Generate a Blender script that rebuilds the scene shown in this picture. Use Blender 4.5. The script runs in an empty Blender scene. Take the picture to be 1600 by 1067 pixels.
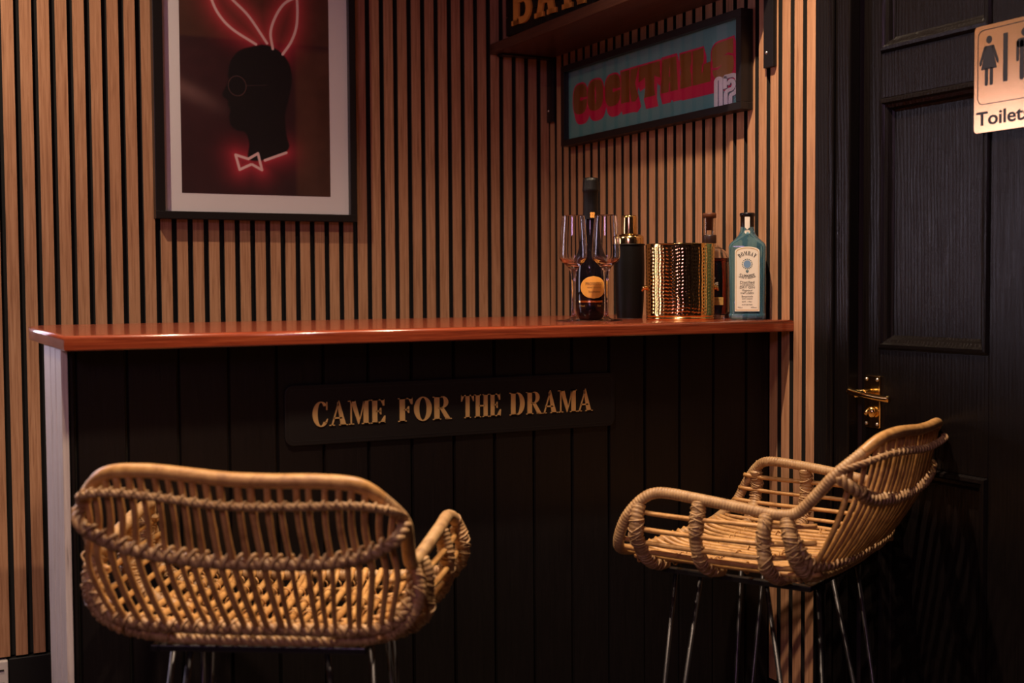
import bpy, bmesh, math, random
import numpy as np
from mathutils import Vector, Matrix, noise

C = bpy.context.scene.collection
scene = bpy.context.scene
rnd = random.Random(7)
PI = math.pi

# ------------------------------------------------------------------ camera
cd = bpy.data.cameras.new('camera')
cam = bpy.data.objects.new('camera', cd)
C.objects.link(cam)
Fv = Vector((0.45063254, 0.89164157, -0.04365346))
Rv = Vector((0.89234981, -0.45130013, -0.00632464))
Uv = Vector((0.02534012, 0.03610407, 0.99902671))
cam.matrix_world = Matrix(((Rv.x, Uv.x, -Fv.x, -1.73963), (Rv.y, Uv.y, -Fv.y, -3.19530),
                           (Rv.z, Uv.z, -Fv.z, 1.17410), (0, 0, 0, 1)))
cd.sensor_width = 36.0
cd.lens = 1953.766 / 1600 * 36
cd.clip_start = 0.02
cd.dof.use_dof = True
cd.dof.focus_distance = 2.7
cd.dof.aperture_fstop = 3.8
scene.camera = cam

# ------------------------------------------------------------------ colour management
scene.view_settings.view_transform = 'Standard'
scene.view_settings.look = 'None'
scene.view_settings.gamma = 1
scene.view_settings.use_curve_mapping = False
scene.view_settings.exposure = 0.0

# ------------------------------------------------------------------ sky behind the window
world = bpy.data.worlds.new('world')
scene.world = world
world.use_nodes = True
bg = world.node_tree.nodes['Background']
bg.inputs[0].default_value = (0.78, 0.68, 0.86, 1)
bg.inputs[1].default_value = 7.2

# ------------------------------------------------------------------ lamps
def spot(name, loc, target, power, col, angle, blend, size):
    l = bpy.data.lights.new(name, 'SPOT')
    l.energy = power; l.color = col; l.spot_size = math.radians(angle)
    l.spot_blend = blend; l.shadow_soft_size = size
    o = bpy.data.objects.new(name, l); C.objects.link(o)
    o.location = loc
    d = Vector(target) - Vector(loc)
    o.rotation_euler = d.to_track_quat('-Z', 'Y').to_euler()
    return o

WARM = (1.0, 0.76, 0.52)
spot('ceiling_spot', (-0.60, -1.41, 2.58), (-0.36, -1.40, 0.0), 172, WARM, 112, 1.0, 0.016)
spot('ceiling_spot', (-1.84, -0.68, 2.58), (-1.62, -0.42, 0.8), 86, WARM, 128, 1.0, 0.014)
spot('ceiling_spot', (-1.55, -1.90, 2.58), (-1.25, -1.15, 0.0), 118, WARM, 84, 1.0, 0.07)
spot('ceiling_spot', (-3.2, -3.6, 2.56), (-2.6, -3.2, 0.0), 25, WARM, 140, 0.6, 0.05)
def area(name, loc, target, sx, sy, power, col):
    l = bpy.data.lights.new(name, 'AREA'); l.shape = 'RECTANGLE'; l.size = sx; l.size_y = sy
    l.energy = power; l.color = col
    o = bpy.data.objects.new(name, l); C.objects.link(o); o.location = loc
    o.rotation_euler = (Vector(target) - Vector(loc)).to_track_quat('-Z', 'Y').to_euler()
    return o
area('fill_light', (-3.4, -4.3, 2.5), (-2.2, -2.6, 0.6), 0.9, 0.9, 24, (0.88, 0.46, 0.90))  # added fill light, lifts the shaded areas with a purple tint

# ------------------------------------------------------------------ material helpers
def mat(name, col=(0.5, 0.5, 0.5), rough=0.5, metal=0.0, **kw):
    m = bpy.data.materials.new(name); m.use_nodes = True
    b = m.node_tree.nodes['Principled BSDF']
    b.inputs['Base Color'].default_value = (*col, 1)
    b.inputs['Roughness'].default_value = rough
    b.inputs['Metallic'].default_value = metal
    for k, v in kw.items():
        b.inputs[k].default_value = v
    return m
def nd(m, t, **kw):
    n = m.node_tree.nodes.new(t)
    for k, v in kw.items():
        setattr(n, k, v)
    return n
def ln(m, a, b): m.node_tree.links.new(a, b)
def bsdf(m): return m.node_tree.nodes['Principled BSDF']
def ramp(m, fac, stops):
    r = nd(m, 'ShaderNodeValToRGB')
    e = r.color_ramp.elements
    while len(e) < len(stops): e.new(0.5)
    for i, (p, c) in enumerate(stops):
        e[i].position = p; e[i].color = (*c, 1) if len(c) == 3 else c
    ln(m, fac, r.inputs[0])
    return r.outputs[0]
def coords(m, scale, kind='Object'):
    tc = nd(m, 'ShaderNodeTexCoord'); mp = nd(m, 'ShaderNodeMapping')
    mp.inputs['Scale'].default_value = scale
    ln(m, tc.outputs[kind], mp.inputs[0])
    return mp.outputs[0]
def noise_tex(m, vec, scale, detail=4, rough=0.55, dist=0.0):
    n = nd(m, 'ShaderNodeTexNoise')
    n.inputs['Scale'].default_value = scale; n.inputs['Detail'].default_value = detail
    n.inputs['Roughness'].default_value = rough; n.inputs['Distortion'].default_value = dist
    ln(m, vec, n.inputs['Vector'])
    return n.outputs['Fac']
def bump(m, h, strength=0.2, dist=0.002):
    b = nd(m, 'ShaderNodeBump'); b.inputs['Strength'].default_value = strength
    b.inputs['Distance'].default_value = dist
    ln(m, h, b.inputs['Height']); ln(m, b.outputs[0], bsdf(m).inputs['Normal'])

def wood(name, stops, scale=(40, 40, 1.2), ns=6, rough=0.5, bstr=0.15, axis_detail=6, **kw):
    m = mat(name, rough=rough, **kw)
    v = coords(m, scale)
    f = noise_tex(m, v, ns, axis_detail, 0.65, 0.6)
    ln(m, ramp(m, f, stops), bsdf(m).inputs['Base Color'])
    bump(m, f, bstr, 0.001)
    return m

M = {}
M['oak'] = wood('oak_veneer', [(0.28, (0.27, 0.115, 0.055)), (0.50, (0.46, 0.225, 0.118)), (0.74, (0.60, 0.33, 0.19))],
                (26, 26, 0.9), 7, 0.55, 0.12)
M['slat_side'] = mat('slat_core', (0.012, 0.008, 0.006), 0.9)
M['felt'] = mat('black_felt', (0.008, 0.007, 0.007), 1.0)
M['plaster'] = mat('dark_plaster', (0.05, 0.035, 0.035), 0.8)
M['ceiling'] = mat('ceiling_paint', (0.35, 0.30, 0.28), 0.9)
M['floor'] = wood('floor_boards', [(0.3, (0.03, 0.018, 0.012)), (0.7, (0.07, 0.04, 0.025))], (2, 30, 2), 5, 0.4)
M['skirting'] = mat('black_skirting', (0.006, 0.005, 0.005), 0.5)

def black_boards(name, base, rough, horiz=False):
    m = mat(name, base, rough)
    v = coords(m, (45, 45, 1.6))
    f = noise_tex(m, v, 5, 7, 0.7, 1.2)
    k = nd(m, 'ShaderNodeTexVoronoi'); k.inputs['Scale'].default_value = 3.0
    ln(m, coords(m, (1.6, 1.6, 1.0)), k.inputs['Vector'])
    w = nd(m, 'ShaderNodeTexWave'); w.wave_type = 'RINGS'; w.inputs['Scale'].default_value = 9
    w.inputs['Distortion'].default_value = 6; w.inputs['Detail'].default_value = 3
    ln(m, coords(m, (4.0, 4.0, 0.5)), w.inputs['Vector'])
    a = nd(m, 'ShaderNodeMath', operation='MULTIPLY_ADD')
    ln(m, w.outputs['Fac'], a.inputs[0]); a.inputs[1].default_value = 0.5; ln(m, f, a.inputs[2])
    bump(m, a.outputs[0], 0.35, 0.0016)
    ln(m, ramp(m, f, [(0.3, tuple(c * 0.75 for c in base)), (0.7, tuple(c * 1.5 for c in base))]), bsdf(m).inputs['Base Color'])
    return m
M['black_paint'] = black_boards('black_painted_boards', (0.0055, 0.0038, 0.0038), 0.45); bsdf(M['black_paint']).inputs['Specular IOR Level'].default_value = 0.28
M['door_paint'] = black_boards('black_door_gloss', (0.0050, 0.0036, 0.0036), 0.27); bsdf(M['door_paint']).inputs['Specular IOR Level'].default_value = 0.26
M['plaque'] = mat('matt_black_plate', (0.0075, 0.0055, 0.0055), 0.6, **{'Specular IOR Level': 0.3})
M['plaque_line'] = mat('plaque_groove', (0.004, 0.003, 0.003), 0.6)
M['mahogany'] = wood('varnished_mahogany', [(0.30, (0.11, 0.018, 0.008)), (0.52, (0.23, 0.040, 0.015)), (0.75, (0.36, 0.080, 0.028))],
                     (1.2, 40, 40), 6, 0.22, 0.06)
bsdf(M['mahogany']).inputs['Coat Weight'].default_value = 0.6
bsdf(M['mahogany']).inputs['Coat Roughness'].default_value = 0.10
M['shelf_wood'] = wood('dark_stained_shelf', [(0.3, (0.05, 0.018, 0.010)), (0.7, (0.12, 0.045, 0.022))], (30, 1.2, 30), 6, 0.35)
M['pale_boards'] = wood('pale_grey_boards', [(0.28, (0.14, 0.10, 0.09)), (0.40, (0.60, 0.51, 0.47)), (0.8, (0.84, 0.76, 0.71))],
                        (30, 30, 1.3), 6, 0.5, 0.3)
M['frame_black'] = mat('black_frame', (0.010, 0.008, 0.008), 0.38)
M['mount'] = mat('white_mount_board', (0.86, 0.82, 0.85), 0.8)
M['black_metal'] = mat('black_metal', (0.010, 0.009, 0.010), 0.35, 0.0)
M['gunmetal'] = mat('gunmetal_rod', (0.075, 0.07, 0.075), 0.36, 0.9)
M['steel'] = mat('screw_steel', (0.75, 0.7, 0.65), 0.3, 1.0)
M['gold'] = mat('gold_leaf', (0.90, 0.58, 0.24), 0.42, 0.55)
M['brass'] = mat('polished_brass', (0.88, 0.62, 0.26), 0.14, 1.0)
M['foil'] = mat('gold_foil', (0.80, 0.46, 0.14), 0.28, 1.0)
M['teal'] = mat('teal_print_paper', (0.13, 0.38, 0.40), 0.6)
M['magenta'] = mat('magenta_ink', (0.70, 0.004, 0.085), 0.6)
M['reflection_white'] = mat('reflection_white', (0.93, 0.95, 0.95), 0.5)
M['grey_ink'] = mat('grey_ink', (0.10, 0.16, 0.18), 0.6)
M['black_ink'] = mat('black_ink', (0.012, 0.010, 0.010), 0.4)
M['brown_ink'] = mat('brown_ink', (0.10, 0.03, 0.01), 0.6)
M['label_paper'] = mat('cream_label', (0.78, 0.70, 0.60), 0.6)
M['label_gold'] = mat('label_gold', (0.62, 0.36, 0.10), 0.5, 0.4)
M['label_blue'] = mat('label_blue', (0.16, 0.28, 0.46), 0.5)
M['orange_glitter'] = mat('orange_glitter', (0.90, 0.40, 0.07), 0.5, 0.1)
gv = noise_tex(M['orange_glitter'], coords(M['orange_glitter'], (1, 1, 1)), 700, 2)
bump(M['orange_glitter'], gv, 0.8, 0.002)
M['shaker_black'] = mat('matt_black_coating', (0.004, 0.003, 0.003), 0.45, **{'Specular IOR Level': 0.2})
M['white_plastic'] = mat('white_plastic', (0.7, 0.62, 0.6), 0.4)

def glass(name, col=(1, 1, 1), ior=1.5, rough=0.0):
    m = bpy.data.materials.new(name); m.use_nodes = True
    b = bsdf(m)
    b.inputs['Base Color'].default_value = (*col, 1)
    b.inputs['Roughness'].default_value = rough
    b.inputs['IOR'].default_value = ior
    b.inputs['Transmission Weight'].default_value = 1.0
    return m
M['clear_glass'] = glass('clear_glass', (0.98, 0.98, 1.0))
M['blue_glass'] = glass('blue_glass', (0.24, 0.58, 0.78)); bsdf(M['blue_glass']).inputs['Transmission Weight'].default_value = 0.88
M['whisky_glass'] = glass('whisky_glass', (0.97, 0.95, 0.92))
M['whisky'] = glass('whisky', (0.42, 0.07, 0.02), 1.36)
M['dark_glass'] = mat('dark_bottle_glass', (0.006, 0.004, 0.006), 0.05)
def pane(name):
    m = bpy.data.materials.new(name); m.use_nodes = True
    nt = m.node_tree; nt.nodes.clear()
    o = nt.nodes.new('ShaderNodeOutputMaterial'); mx = nt.nodes.new('ShaderNodeMixShader')
    t = nt.nodes.new('ShaderNodeBsdfTransparent'); g = nt.nodes.new('ShaderNodeBsdfGlossy')
    f = nt.nodes.new('ShaderNodeFresnel'); ge = nt.nodes.new('ShaderNodeNewGeometry'); mr = nt.nodes.new('ShaderNodeMapRange')
    mr.inputs['To Min'].default_value = 1.38; mr.inputs['To Max'].default_value = 1 / 1.38
    nt.links.new(ge.outputs['Backfacing'], mr.inputs['Value']); nt.links.new(mr.outputs[0], f.inputs[0])
    g.inputs['Roughness'].default_value = 0.01
    nt.links.new(f.outputs[0], mx.inputs[0]); nt.links.new(t.outputs[0], mx.inputs[1])
    nt.links.new(g.outputs[0], mx.inputs[2]); nt.links.new(mx.outputs[0], o.inputs[0])
    return m
M['pane'] = pane('thin_glazing')

M['hammered'] = mat('hammered_gold', (0.92, 0.66, 0.24), 0.09, 1.0)

def rattan(name, c0, c1, c2, rough=0.42):
    m = mat(name, c1, rough)
    v = coords(m, (1, 1, 1))
    f = noise_tex(m, v, 38, 5, 0.7, 0.4)
    ln(m, ramp(m, f, [(0.28, c0), (0.5, c1), (0.75, c2)]), bsdf(m).inputs['Base Color'])
    g = noise_tex(m, v, 260, 3)
    bump(m, g, 0.25, 0.001)
    return m
M['cane'] = rattan('rattan_cane', (0.24, 0.10, 0.030), (0.50, 0.255, 0.085), (0.64, 0.37, 0.14))
M['cane_wrap'] = rattan('rattan_binding', (0.20, 0.10, 0.045), (0.40, 0.23, 0.105), (0.56, 0.36, 0.18), 0.5)

# ------------------------------------------------------------------ mesh helpers
class MB:
    def __init__(self):
        self.v = []; self.f = []; self.s = []; self.mi = []
    def add(self, vs, fs, smooth=False, mi=0):
        o = len(self.v)
        self.v += [tuple(p) for p in vs]
        for f in fs:
            self.f.append(tuple(i + o for i in f)); self.s.append(smooth); self.mi.append(mi)
        return self
    def box(self, x0, x1, y0, y1, z0, z1, mi=0):
        if x0 > x1: x0, x1 = x1, x0
        if y0 > y1: y0, y1 = y1, y0
        if z0 > z1: z0, z1 = z1, z0
        vs = [(x0, y0, z0), (x1, y0, z0), (x1, y1, z0), (x0, y1, z0), (x0, y0, z1), (x1, y0, z1), (x1, y1, z1), (x0, y1, z1)]
        return self.add(vs, [(0, 3, 2, 1), (4, 5, 6, 7), (0, 1, 5, 4), (1, 2, 6, 5), (2, 3, 7, 6), (3, 0, 4, 7)], mi=mi)
    def prism(self, poly, frame, d0, d1, mi=0):
        # poly in (u, v); frame maps (u, v, d) -> xyz
        n = len(poly)
        vs = [frame(u, v, d0) for u, v in poly] + [frame(u, v, d1) for u, v in poly]
        fs = [tuple(range(n))[::-1], tuple(range(n, 2 * n))] + [(i, (i + 1) % n, n + (i + 1) % n, n + i) for i in range(n)]
        return self.add(vs, fs, mi=mi)
    def strip(self, outer, inner, frame, d0, d1, closed=False, mi=0):
        # ring between two equal-length point lists, as solid quads
        n = len(outer)
        for i in range(n if closed else n - 1):
            j = (i + 1) % n
            self.prism([outer[i], outer[j], inner[j], inner[i]], frame, d0, d1, mi)
        return self
    def lathe(self, prof, seg=48, center=(0, 0, 0), sx=1, sy=1, smooth=True, power=None):
        vs = []; cx, cy, cz = center
        for r, z in prof:
            for k in range(seg):
                a = 2 * PI * k / seg
                c, s = math.cos(a), math.sin(a)
                if power:
                    c = math.copysign(abs(c) ** power, c); s = math.copysign(abs(s) ** power, s)
                vs.append((cx + r * sx * c, cy + r * sy * s, cz + z))
        fs = []
        for i in range(len(prof) - 1):
            for k in range(seg):
                a = i * seg + k; b = i * seg + (k + 1) % seg
                fs.append((a, b, b + seg, a + seg))
        return self.add(vs, fs, smooth)
    def tube(self, path, r, seg=8, closed=False, cap=True, smooth=True):
        P = [Vector(p) for p in path]; n = len(P)
        rr = r if callable(r) else (lambda t: r)
        T = []
        for i in range(n):
            a = P[(i - 1) % n] if closed or i > 0 else P[i]
            b = P[(i + 1) % n] if closed or i < n - 1 else P[i]
            d = (b - a)
            T.append(d.normalized() if d.length > 1e-9 else Vector((0, 0, 1)))
        up = Vector((0, 0, 1)) if abs(T[0].z) < 0.9 else Vector((1, 0, 0))
        N = (up - T[0] * up.dot(T[0])).normalized()
        vs = []
        for i in range(n):
            N = (N - T[i] * N.dot(T[i]))
            N = N.normalized() if N.length > 1e-6 else T[i].orthogonal().normalized()
            B = T[i].cross(N)
            q = rr(i / max(1, n - 1))
            for k in range(seg):
                a = 2 * PI * k / seg
                vs.append(P[i] + (N * math.cos(a) + B * math.sin(a)) * q)
        fs = []
        for i in range(n if closed else n - 1):
            for k in range(seg):
                a = i * seg + k; b = i * seg + (k + 1) % seg
                c = ((i + 1) % n) * seg + (k + 1) % seg; d = ((i + 1) % n) * seg + k
                fs.append((a, b, c, d))
        if cap and not closed:
            fs.append(tuple(range(seg))[::-1]); fs.append(tuple(range((n - 1) * seg, n * seg)))
        return self.add(vs, fs, smooth)
    def build(self, name, m, parent=None, bevel=0.0, warp=None):
        me = bpy.data.meshes.new(name)
        vs = self.v if warp is None else [warp(p) for p in self.v]
        me.from_pydata([tuple(p) for p in vs], [], self.f)
        ms = m if isinstance(m, (list, tuple)) else [m]
        for q in ms: me.materials.append(q)
        me.polygons.foreach_set('use_smooth', self.s)
        me.polygons.foreach_set('material_index', self.mi)
        me.update()
        bm = bmesh.new(); bm.from_mesh(me)
        bmesh.ops.recalc_face_normals(bm, faces=bm.faces)
        bm.to_mesh(me); bm.free()
        o = bpy.data.objects.new(name, me); C.objects.link(o)
        if parent: o.parent = parent
        if bevel:
            b = o.modifiers.new('bevel', 'BEVEL'); b.width = bevel; b.segments = 2; b.limit_method = 'ANGLE'
            b.angle_limit = math.radians(40)
        return o

def spline(pts, n):
    P = [Vector(p) for p in pts]
    P = [P[0] * 2 - P[1]] + P + [P[-1] * 2 - P[-2]]
    out = []
    segs = len(P) - 3
    for k in range(n):
        t = k / (n - 1) * segs; i = min(int(t), segs - 1); t -= i
        a, b, c, d = P[i:i + 4]
        out.append(0.5 * ((2 * b) + (c - a) * t + (2 * a - 5 * b + 4 * c - d) * t * t + (3 * b - a - 3 * c + d) * t ** 3))
    return out
def resample(path, step):
    L = [0]
    for a, b in zip(path, path[1:]): L.append(L[-1] + (b - a).length)
    n = max(2, int(L[-1] / step) + 1); out = []; j = 0
    for k in range(n):
        s = L[-1] * k / (n - 1)
        while j < len(L) - 2 and L[j + 1] < s: j += 1
        t = (s - L[j]) / max(1e-9, L[j + 1] - L[j])
        out.append(path[j].lerp(path[j + 1], t))
    return out
def frames(path):
    n = len(path); out = []
    T0 = (path[1] - path[0]).normalized()
    N = T0.orthogonal().normalized()
    for i in range(n):
        T = (path[min(n - 1, i + 1)] - path[max(0, i - 1)]).normalized()
        N = (N - T * N.dot(T)).normalized()
        out.append((path[i], T, N, T.cross(N)))
    return out
def braid(mb, path, R, r, pitch, strands=3, seg=6, per=10, flat=1.0):
    path = resample(path, pitch / per)
    fr = frames(path)
    for s in range(strands):
        pts = []
        for i, (p, T, N, B) in enumerate(fr):
            a = 2 * PI * (i / per + s / strands)
            pts.append(p + N * math.cos(a) * R + B * math.sin(a) * R * flat)
        mb.tube(pts, r, seg)
def wrapped(mb, path, R, pitch=0.006, seg=10, amp=0.10, step=0.0012, jitter=0.0, loops=0, seed=1):
    rn = random.Random(seed)
    path = resample(path, step)
    ph = [0.0]
    for i in range(1, len(path)): ph.append(ph[-1] + step / pitch * (1 + rn.uniform(-jitter, jitter)))
    fr = frames(path)
    vs = []; n = len(path)
    for i, (p, T, N, B) in enumerate(fr):
        t = i / (n - 1)
        env = min(1, min(t, 1 - t) * 40 + 0.25)
        base = R(t) if callable(R) else R
        for k in range(seg):
            a = 2 * PI * k / seg
            q = base * env * (1 + amp * (abs(math.sin(PI * (ph[i] + k / seg))) - 0.6))
            vs.append(p + (N * math.cos(a) + B * math.sin(a)) * q)
    fs = []
    for i in range(n - 1):
        for k in range(seg):
            a = i * seg + k; b = i * seg + (k + 1) % seg
            fs.append((a, b, b + seg, a + seg))
    mb.add(vs, fs, True)
    for l in range(loops):       # criss-cross strips of binding
        i0 = rn.randint(2, max(3, n - 40)); turns = rn.uniform(0.8, 2.2) * rn.choice((-1, 1)); ln_ = rn.randint(14, 34)
        pts = []
        a0 = rn.uniform(0, 6.28)
        for j in range(ln_):
            i = min(n - 1, i0 + j)
            p, T, N, B = fr[i]
            base = R(i / (n - 1)) if callable(R) else R
            a = a0 + turns * 2 * PI * j / ln_
            pts.append(p + (N * math.cos(a) + B * math.sin(a)) * base * 1.06)
        mb.tube(pts, 0.0016, 5)

def props(o, label=None, cat=None, group=None, kind=None):
    if label: o['label'] = label
    if cat: o['category'] = cat
    if group: o['group'] = group
    if kind: o['kind'] = kind
    return o
def empty(name, loc=(0, 0, 0), rz=0.0):
    o = bpy.data.objects.new(name, None); C.objects.link(o)
    o.location = loc; o.rotation_euler = (0, 0, rz); o.empty_display_size = 0.05
    return o
def struct(o): o['kind'] = 'structure'; return o

# lettering: built-in sans text turned into a mesh ------------------------------
def text_bm(body, size, extrude=0.0, offset=0.0, space=1.0):
    cu = bpy.data.curves.new('t', 'FONT'); cu.body = body; cu.size = size
    cu.extrude = extrude; cu.offset = offset; cu.space_character = space
    cu.align_x = 'CENTER'; cu.align_y = 'CENTER'; cu.resolution_u = 3
    o = bpy.data.objects.new('t', cu); C.objects.link(o)
    dg = bpy.context.evaluated_depsgraph_get()
    me = bpy.data.meshes.new_from_object(o.evaluated_get(dg))
    vs = [tuple(v.co) for v in me.vertices]; fs = [tuple(p.vertices) for p in me.polygons]
    bpy.data.objects.remove(o); bpy.data.meshes.remove(me); bpy.data.curves.remove(cu)
    return vs, fs
def put_text(mb, body, size, frame, u, v, sx=1.0, rot=0.0, mi=0, **kw):
    vs, fs = text_bm(body, size, **kw)
    if not vs: return
    c, s = math.cos(rot), math.sin(rot)
    mb.add([frame(u + (x * sx) * c - y * s, v + (x * sx) * s + y * c, z) for x, y, z in vs], fs, mi=mi)

# hand-drawn bold serif capitals ------------------------------------------------
def ring(cx, cy, ro, so, ri, si, a0, a1, n=28):
    o = []; i = []
    for k in range(n + 1):
        a = math.radians(a0 + (a1 - a0) * k / n)
        o.append((cx + ro * math.cos(a), cy + so * math.sin(a))); i.append((cx + ri * math.cos(a), cy + si * math.sin(a)))
    return ('ring', o, i)
def R_(x0, x1, y0, y1): return ('poly', [(x0, y0), (x1, y0), (x1, y1), (x0, y1)])
def Pg(*p): return ('poly', list(p))
SW = 0.185; TH = 0.05; SF = 0.055; ST = 0.04
def stemS(x, w=SW, top=True, bot=True):
    s = [R_(x, x + w, 0, 1)]
    if top: s += [R_(x - SF, x + w + SF, 1 - ST, 1)]
    if bot: s += [R_(x - SF, x + w + SF, 0, ST)]
    return s
def glyph(ch):
    g = []; w = 0.6
    if ch == 'C':
        g = [ring(0.31, 0.5, 0.31, 0.52, 0.125, 0.475, 42, 318), R_(0.50, 0.545, 0.66, 0.99), Pg((0.52, 0.28), (0.56, 0.30), (0.53, 0.14), (0.45, 0.10))]; w = 0.60
    elif ch == 'O':
        g = [ring(0.32, 0.5, 0.32, 0.52, 0.135, 0.475, 0, 360, 48)]; w = 0.64
    elif ch == 'A':
        g = [Pg((0.05, 0.0), (0.10, 0.0), (0.33, 0.86), (0.33, 1.03)), Pg((0.40, 0.0), (0.60, 0.0), (0.35, 1.03), (0.27, 0.93)),
             R_(0.13, 0.45, 0.28, 0.34), R_(-0.02, 0.18, 0, ST), R_(0.34, 0.66, 0, ST)]; w = 0.66
    elif ch == 'M':
        g = [R_(0.07, 0.12, 0, 1), R_(0.0, 0.2, 0, ST), R_(-0.02, 0.24, 1 - ST, 1), Pg((0.07, 1), (0.25, 1), (0.44, 0.17), (0.36, 0.0)),
             Pg((0.38, 0.0), (0.42, 0.12), (0.62, 1), (0.57, 1)), R_(0.56, 0.56 + SW, 0, 1), R_(0.50, 0.80, 0, ST), R_(0.56, 0.80, 1 - ST, 1)]; w = 0.80
    elif ch in 'EF':
        g = stemS(0.06) + [R_(0.06, 0.50, 1 - ST - 0.01, 1), Pg((0.47, 0.72), (0.52, 0.72), (0.52, 1.0), (0.36, 1.0)),
                           R_(0.2, 0.38, 0.47, 0.53), Pg((0.36, 0.36), (0.40, 0.36), (0.40, 0.64), (0.36, 0.64), (0.30, 0.5))]
        w = 0.54
        if ch == 'E':
            g += [R_(0.06, 0.52, 0, ST + 0.01), Pg((0.34, 0.0), (0.54, 0.0), (0.56, 0.30), (0.52, 0.30))]; w = 0.58
    elif ch in 'RPB':
        g = stemS(0.06) + [R_(0.2, 0.36, 1 - TH, 1), R_(0.2, 0.36, 0.47, 0.52), ring(0.34, 0.745, 0.23, 0.255, 0.07, 0.215, -90, 90)]; w = 0.58
        if ch == 'R': g += [Pg((0.25, 0.5), (0.40, 0.5), (0.64, ST), (0.48, 0.0)), R_(0.46, 0.70, 0, ST)]; w = 0.66
        if ch == 'B': g += [R_(0.2, 0.38, 0, TH), ring(0.36, 0.26, 0.25, 0.26, 0.08, 0.215, -90, 90)]; w = 0.62
    elif ch == 'T':
        g = stemS(0.21, top=False) + [R_(0.02, 0.585, 1 - ST - 0.015, 1), Pg((0.0, 0.72), (0.035, 0.72), (0.15, 1.0), (0.01, 1.0)),
                                      Pg((0.57, 0.72), (0.605, 0.72), (0.595, 1.0), (0.455, 1.0))]; w = 0.60
    elif ch == 'H':
        g = stemS(0.06) + stemS(0.44) + [R_(0.2, 0.48, 0.47, 0.53)]; w = 0.68
    elif ch == 'D':
        g = stemS(0.06) + [R_(0.2, 0.33, 1 - TH, 1), R_(0.2, 0.33, 0, TH), ring(0.31, 0.5, 0.32, 0.5, 0.13, 0.45, -90, 90)]; w = 0.66
    elif ch == 'I':
        g = stemS(0.06); w = 0.30
    elif ch == 'L':
        g = stemS(0.06) + [R_(0.06, 0.5, 0, ST), Pg((0.34, 0.0), (0.52, 0.0), (0.54, 0.3), (0.50, 0.3))]; w = 0.56
    elif ch == 'Y':
        g = [R_(0.22, 0.40, 0, 0.5), R_(0.16, 0.46, 0, ST), Pg((0.0, 1), (0.2, 1), (0.40, 0.45), (0.24, 0.42)), Pg((0.52, 1), (0.58, 1), (0.40, 0.42), (0.33, 0.46)),
             R_(-0.05, 0.26, 1 - ST, 1), R_(0.44, 0.64, 1 - ST, 1)]; w = 0.62
    elif ch == 'S':
        g = [ring(0.26, 0.745, 0.24, 0.27, 0.09, 0.22, 40, 250), ring(0.26, 0.265, 0.26, 0.285, 0.10, 0.225, -140, 75),
             Pg((0.08, 0.60), (0.18, 0.50), (0.46, 0.42), (0.36, 0.55)), R_(0.43, 0.47, 0.68, 0.98), R_(0.03, 0.07, 0.02, 0.32)]; w = 0.54
    elif ch == ' ':
        w = 0.30
    return g, w
def serif_text(mb, body, h, frame, u0, v0, width=None, d0=0.0, d1=0.002, space=0.06, mi=0, arc=None):
    tot = sum(glyph(c)[1] + space for c in body) - space
    k = h if width is None else width / tot
    x = 0
    for c in body:
        g, w = glyph(c)
        def fr(a, b, d, x=x):
            return frame(u0 + (x + a) * k, v0 + b * h, d)
        if arc:                      # arc = (centre_u, centre_v, radius, start_angle, end_angle): letters along a circle
            cu, cv, rad, a0, a1 = arc
            am = a0 + (a1 - a0) * ((x + w / 2) / tot)
            tx, ty = -math.sin(am), math.cos(am)
            sg = 1 if a1 < a0 else -1
            tx, ty = (math.sin(am), -math.cos(am)) if sg > 0 else (-math.sin(am), math.cos(am))
            nx, ny = (math.cos(am), math.sin(am)) if sg > 0 else (-math.cos(am), -math.sin(am))
            px_, py_ = cu + rad * math.cos(am), cv + rad * math.sin(am)
            def fr(a, b, d, w=w, px_=px_, py_=py_, tx=tx, ty=ty, nx=nx, ny=ny):
                aa = (a - w / 2) * k; bb = b * h
                return frame(px_ + tx * aa + nx * bb, py_ + ty * aa + ny * bb, d)
        for s in g:
            if s[0] == 'poly': mb.prism(s[1], fr, d0, d1, mi)
            else: mb.strip(s[1], s[2], fr, d0, d1, mi=mi)
        x += w + space
    return mb
def rrect(u0, u1, v0, v1, r, n=6):
    out = []
    for cx, cy, a0 in ((u1 - r, v1 - r, 0), (u0 + r, v1 - r, 90), (u0 + r, v0 + r, 180), (u1 - r, v0 + r, 270)):
        for k in range(n + 1):
            a = math.radians(a0 + 90 * k / n); out.append((cx + r * math.cos(a), cy + r * math.sin(a)))
    return out
def ell(cu, cv, ru, rv, n=28, power=1.0):
    o = []
    for k in range(n):
        a = 2 * PI * k / n; c, s = math.cos(a), math.sin(a)
        o.append((cu + ru * math.copysign(abs(c) ** power, c), cv + rv * math.copysign(abs(s) ** power, s)))
    return o

# frames of reference on the walls: (u, v, depth towards the room)
def on_back(u, v, d): return (u, -d, v)
def on_right(u, v, d): return (-d, -u, v)
def on_bar(u, v, d): return (u, -1.0075 - d, v)

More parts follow.
